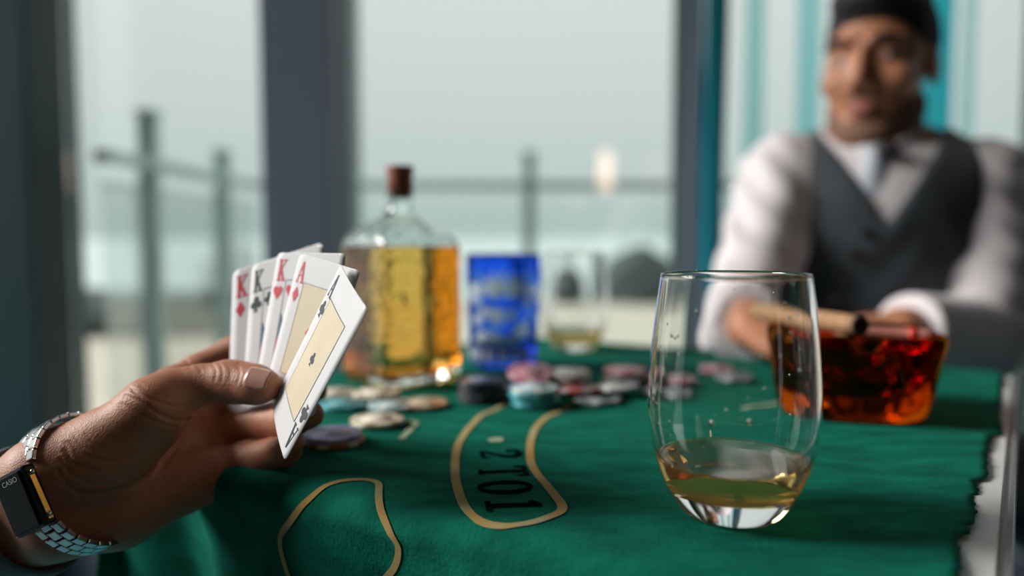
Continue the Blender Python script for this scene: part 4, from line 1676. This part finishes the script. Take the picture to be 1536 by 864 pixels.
# head
hell((0, .022, .035), (.072, .092, .083), .02)
hell((0, -.030, -.028), (.058, .053, .072), .03)
for s in (-1, 1):
    B_.cone(hp(s * .046, -.004, -.056), hp(s * .021, -.058, -.096), .021, .019, .025)         # jaw
hell((0, -.068, -.098), (.024, .017, .016), .015)
for s in (-1, 1):
    hell((s * .040, -.060, -.022), (.022, .018, .018), .016)                             # cheekbone
    B_.cone(hp(s * .012, -.079, .031), hp(s * .048, -.064, .031), .0090, .0080, .012)     # brow
    hell((s * .031, -.092, .008), (.0175, .016, .0120), .008, 'sub')                      # eye socket
    hell((s * .031, -.0600, .0150), (.0155, .0150, .0075), .003)                           # upper lid
    hell((s * .031, -.0600, -.0050), (.0150, .0140, .0060), .003)                          # lower lid
    hell((s * .0715, .016, .000), (.009, .017, .029), .006)                               # ear
    hell((s * .080, .010, .002), (.004, .009, .018), .004, 'sub')
B_.cone(hp(0, -.079, .020), hp(0, -.099, -.024), .0080, .0112, .008)                      # nose
hell((-.012, -.090, -.032), (.009, .010, .008), .005)
hell((.012, -.090, -.032), (.009, .010, .008), .005)
hell((0, -.0815, -.0600), (.022, .0105, .0055), .006)                                        # lips
hell((0, -.0805, -.0690), (.018, .0105, .0065), .006)
# hands
hd = B_.like()


def palm_and_fingers(W, D, UPV, sc, curls, thumb_side, reach):
    """A hand that leaves the wrist W along D; UPV is the back of the hand."""
    D = np.array(Vector(D).normalized())
    Uv = Vector(UPV)
    Uv = np.array((Uv - Vector(D) * Uv.dot(Vector(D))).normalized())
    S = np.cross(D, Uv)
    for q in (-.020, -.007, .007, .020):
        hd.cone(W + D * .005 + S * q * .7, W + D * .085 * sc + S * q * 1.5, .0150, .0125, .010)
    tips = []
    for i, q in enumerate((-.030, -.010, .010, .029)):
        L = (.040, .045, .043, .034)[i] * sc
        p = W + D * .088 * sc + S * q
        a = 0
        pts = [(p, .0108)]
        for j, fr in enumerate((1.0, .65, .5)):
            a += curls[j]
            p = p + (D * math.cos(a) - Uv * math.sin(a)) * L * fr
            pts.append((p, (.0098, .0090, .0074)[j]))
        g = B_.like()
        g.chain(pts, .003)
        hd.F[...] = np.minimum(hd.F, g.F)
    p = W + D * .03 * sc + S * thumb_side * .026
    pts = [(p, .0150)]
    for j, (L, sp) in enumerate(((.040, .75), (.032, .45), (.024, .15))):
        dirv = D * math.cos(sp) + S * thumb_side * math.sin(sp) - Uv * reach
        p = p + dirv / np.linalg.norm(dirv) * L * sc
        pts.append((p, (.0125, .0110, .0085)[j]))
    hd.chain(pts, .004)


palm_and_fingers(WR_R, (.30, -.94, -.05), (-.35, -.1, .93), .92, (.35, .75, .55), -1, .35)
palm_and_fingers(WR_L, (-.80, -.58, -.06), (.1, -.2, .97), .92, (.30, .55, .40), 1, .25)
B_.merge(hd, .012)
del hd
V, Q = B_.mesh()
V = relax(V, Q, 2, .5)
bo = mk_np('body', V, Q, M_mskin, man)
# beard shadow and lips belong to the skin: extra materials on faces
me = bo.data
me.materials.append(M_stub)
me.materials.append(M_lips)
Rinv = np.array(RH.transposed())
cen = V[Q].mean(1)
loc = (cen - HEADC) @ Rinv.T / HS
x, y, z = loc[:, 0], loc[:, 1], loc[:, 2]
face = (np.abs(x) < .085) & (y < .03) & (z > -.125) & (z < .12)
lips = face & (y < -.080) & (((x / .022) ** 2 + ((z + .0645) / .0095) ** 2) < 1)
jaw = np.maximum(0, np.abs(x) - .026)
beard = face & ~lips & (((z < -.078 + 1.0 * jaw) & (z > -.112 + .6 * jaw) & (y < .0)) | ((z < -.044) & (z > -.054) & (np.abs(x) < .026) & (y < -.075)))
mi = np.zeros(len(Q), np.int32)
mi[beard] = 1
mi[lips] = 2
if len(me.polygons) == len(mi): me.polygons.foreach_set('material_index', mi)
# eyes and brows
for s in (-1, 1):
    c = Vector(hp(s * .031, -.0618, .0055))
    v, f = lathe([(0, -.0120), (.006, -.0104), (.0104, -.006), (.012, 0), (.0104, .006), (.006, .0104), (0, .0120)], 20)
    eye = mk('eye', [c + Vector(q) * 1.06 for q in v], f, M_eyew, man)
    d = (Vector((0, 0, .88)) - c).normalized()
    ax = d.to_track_quat('Z', 'Y').to_matrix()
    v, f = lathe([(.0060, .01155), (.0055, .0125), (.003, .0133), (0, .0135)], 16)
    mk('iris', [c + ax @ Vector(q) for q in v], f, M_iris, eye)
    pts = [Vector(hp(s * .014, -.0895, .0265)), Vector(hp(s * .030, -.0855, .0335)), Vector(hp(s * .047, -.0730, .0300)), Vector(hp(s * .056, -.0640, .0240))]
    sp_ = [Vector(p) for p in spline([tuple(p) for p in pts], 10)]
    mk('eyebrow', *tube(sp_, [.002, .0034, .0042, .0044, .0042, .0040, .0036, .0030, .0022, .0012], 8), M_hair, man)

# hair: short sides, fuller top
hf_ = Field(HEADC - .14, HEADC + .15, .0032)
hell((0, .028, .046), (.0765, .094, .085), .0, 'add', hf_)
hell((0, .000, .100), (.060, .076, .030), .025, 'add', hf_)
hell((.0, -.045, .092), (.050, .036, .024), .02, 'add', hf_)
hell((0, -.115, -.012), (.105, .098, .068), .010, 'sub', hf_)
hell((0, .000, -.100), (.12, .16, .085), .012, 'sub', hf_)
V, Q = hf_.mesh()
N = vertex_normals(V, Q)
V = V + N * (.0012 * np.sin(V[:, 0] * 700 + 3 * np.sin(V[:, 1] * 200)) * np.sin(V[:, 2] * 160))[:, None]
mk_np('hair', V, Q, M_hair, man)['label'] = 'short black hair'

# shirt
S_ = Field(mlo, mhi, .0050)
trunk(S_, .007)
arms(S_, .014, .02, .93)
S_.cone(NK0, NK1, .066, .062, .02)
X, Y, Z = S_.coords()
# the collar band ends below the jaw: cut by a plane that falls towards the front
nkr = np.sqrt((X - NK1[0]) ** 2 + (Y - NK1[1]) ** 2 + 0 * Z)
cutp = (Z - (NK1[2] - .016 + (Y - NK1[1]) * .35)).astype(np.float32)
S_.F = np.where(nkr < .105, np.maximum(S_.F, cutp), S_.F).astype(np.float32)
S_.F = np.maximum(S_.F, (.52 - Z).astype(np.float32))
for W, E_ in ((WR_R, EL_R), (WR_L, EL_L)):       # cuffs end before the wrist
    d = (W - E_) / np.linalg.norm(W - E_)
    P0 = E_ + (W - E_) * .93
    m_ = ((X - P0[0]) * d[0] + (Y - P0[1]) * d[1] + (Z - P0[2]) * d[2])
    near = ((X - P0[0]) ** 2 + (Y - P0[1]) ** 2 + (Z - P0[2]) ** 2) < .09 ** 2
    S_.F = np.where(near, np.maximum(S_.F, m_), S_.F).astype(np.float32)
V, Q = S_.mesh()
V = relax(V, Q, 1, .5)
N = vertex_normals(V, Q)
# folds in the sleeves
fold = .0035 * np.sin(V[:, 2] * 105 + V[:, 0] * 60 + 2 * np.sin(V[:, 1] * 35)) + .003 * np.sin(V[:, 2] * 62 - V[:, 1] * 85 + 1.0)
arm = np.clip((np.abs(V[:, 0] - CH[0]) - .11) / .05, 0, 1)
V = V + N * (fold * arm)[:, None]
mk_np('shirt', V, Q, M_shirt, man)['label'] = 'white long sleeved shirt'
del S_

# vest: trunk only, cut away in a V at the front and at the arm holes
W_ = Field(mlo, mhi, .0050)
trunk(W_, .014)
X, Y, Z = W_.coords()
cb, sb = math.cos(math.radians(-17)), math.sin(math.radians(-17))
XL = (X - CH[0]) * cb + (Y - CH[1]) * sb          # trunk frame: to his left
YL = -(X - CH[0]) * sb + (Y - CH[1]) * cb         # and behind
VTIP = float(at(1310, 338, 1.09).z)
vee = np.maximum(np.abs(XL) - .062 * (Z - VTIP) / .10, YL - .02 + 0 * Z)
W_.F = np.maximum(W_.F, -vee.astype(np.float32))
W_.F = np.maximum(W_.F, (.60 - Z).astype(np.float32))
hw = .128 + .030 * np.clip((.93 - Z) / .10, 0, 1)
W_.F = np.maximum(W_.F, (np.abs(XL) - hw).astype(np.float32))
neck = (.070 - np.sqrt(XL ** 2 + (YL - .012) ** 2 + 0 * Z))
W_.F = np.where(Z > CH[2] + .03, np.maximum(W_.F, neck), W_.F).astype(np.float32)
V, Q = W_.mesh()
V = relax(V, Q, 2, .5)
N = vertex_normals(V, Q)
V = V + N * (.0022 * np.sin(V[:, 2] * 70 + 30 * np.abs(V[:, 0] - CH[0]) + 1.5 * np.sin(V[:, 0] * 40)) * np.clip((.95 - V[:, 2]) / .08, 0, 1))[:, None]
mk_np('vest', V, Q, M_vest, man)['label'] = 'charcoal vest with a deep V front'
vestV = V.copy()
del W_


def vest_front(x, z):
    d = np.hypot(vestV[:, 0] - x, vestV[:, 2] - z)
    c = vestV[(d < .012)]
    return float(c[:, 1].min()) if len(c) else 1.07


for px_, py_ in ((1303, 350), (1290, 383), (1276, 416), (1268, 452)):
    q = at(px_ + 2, py_, 1.085)
    yb = vest_front(q.x, q.z)
    v, f = lathe([(0, -.002), (.0075, -.002), (.0085, 0), (.0075, .0022), (.004, .0016), (0, .0016)], 18)
    mk('button', [(q.x + x_, yb - z_ * 1.0 - .001, q.z + y_) for x_, y_, z_ in v], f, M_button, man)
# collar wings, tie and knot
nb = at(1318, 226, 1.135)


def wing(s):
    P = [nb + RB @ Vector(q) for q in ((s * .004, -.012, -.002), (s * .034, -.002, .022), (s * .066, .045, .032), (s * .066, .035, .002), (s * .046, -.016, -.038))]
    c = sum((Vector(p) for p in P), Vector()) / len(P) + Vector((0, -.006, 0))
    vs = [c] + P
    fs = [(0, 1 + i, 1 + (i + 1) % 5) for i in range(5)]
    o = mk('collar_wing', vs, fs, M_shirt, man)
    sub = o.modifiers.new('smooth', 'SUBSURF')
    sub.levels = sub.render_levels = 2
    so = o.modifiers.new('thickness', 'SOLIDIFY')
    so.thickness = .004
    return o


wing(-1)
wing(1)
vs, fs = [], []
rows = [(.012, .013, .000), (.0, .017, -.006), (-.018, .016, -.010), (-.030, .022, -.011), (-.060, .031, -.014), (-.095, .037, -.018), (-.125, .034, -.020), (-.150, .022, -.018)]
for z_, w_, y_ in rows:
    for i in range(9):
        u_ = i / 8 * 2 - 1
        vs.append(nb + RB @ Vector((u_ * w_ - .006 - .06 * max(0, -z_), y_ - .010 * (1 - u_ * u_) - .008, z_ - .004)))
for j in range(len(rows) - 1):
    for i in range(8):
        a = j * 9 + i
        fs.append((a, a + 9, a + 10, a + 1))
to2 = mk('tie', vs, fs, M_tie, man)
so = to2.modifiers.new('thickness', 'SOLIDIFY')
so.thickness = .005
to2['label'] = 'broad grey blue tie'
v, f = lathe([(0, -.012), (.008, -.010), (.013, -.003), (.014, .003), (.010, .010), (0, .012)], 18)
mk('tie_knot', [nb + RB @ Vector((.008 + x_ * 1.2, -.024 + y_ * .6, -.002 + z_)) for x_, y_, z_ in v], f, M_knot, man)['label'] = 'dark knot below the collar'

# trousers and shoes, out of sight below the table
L_ = Field((.33, .72, .02), (.86, 1.40, .68), .008)
for s in (-1, 1):
    hip = np.array([.575 + s * .085, 1.235, .545])
    knee = np.array([.575 + s * .115, .885, .560])
    ank = np.array([.575 + s * .120, .945, .105])
    L_.cone(hip, knee, .085, .062, .02)
    L_.cone(knee, ank, .060, .045, .02)
L_.ell((.575, 1.245, .575), (.175, .125, .10), .03)
V, Q = L_.mesh()
mk_np('trousers', V, Q, M_trous, man)
for s in (-1, 1):
    G = Field((.575 + s * .12 - .08, .72, -.02), (.575 + s * .12 + .08, 1.04, .14), .006)
    G.cone((.575 + s * .12, .985, .040), (.575 + s * .125, .810, .030), .038, .030, .01)
    G.cone((.575 + s * .12, .950, .090), (.575 + s * .12, .955, .045), .044, .040, .02)
    gx, gy, gz = G.coords()
    G.F = np.maximum(G.F, (.002 - gz).astype(np.float32))
    V, Q = G.mesh()
    mk_np('shoe', V, Q, M_shoe, man)

stool = thing('stool', (.575, 1.25, 0), 'dark stool hidden beneath the seated man', 'stool')
mk('seat', *lathe([(0, .425), (.165, .425), (.185, .435), (.185, .452), (.170, .462), (0, .462)], 40, cx=.575, cy=1.25), M_black, stool)
for a in range(4):
    t = math.pi / 4 + a * math.pi / 2
    mk('leg', *tube([(.575 + .13 * math.cos(t), 1.25 + .13 * math.sin(t), .43), (.575 + .18 * math.cos(t), 1.25 + .18 * math.sin(t), .002)], .014, 12), M_black, stool)
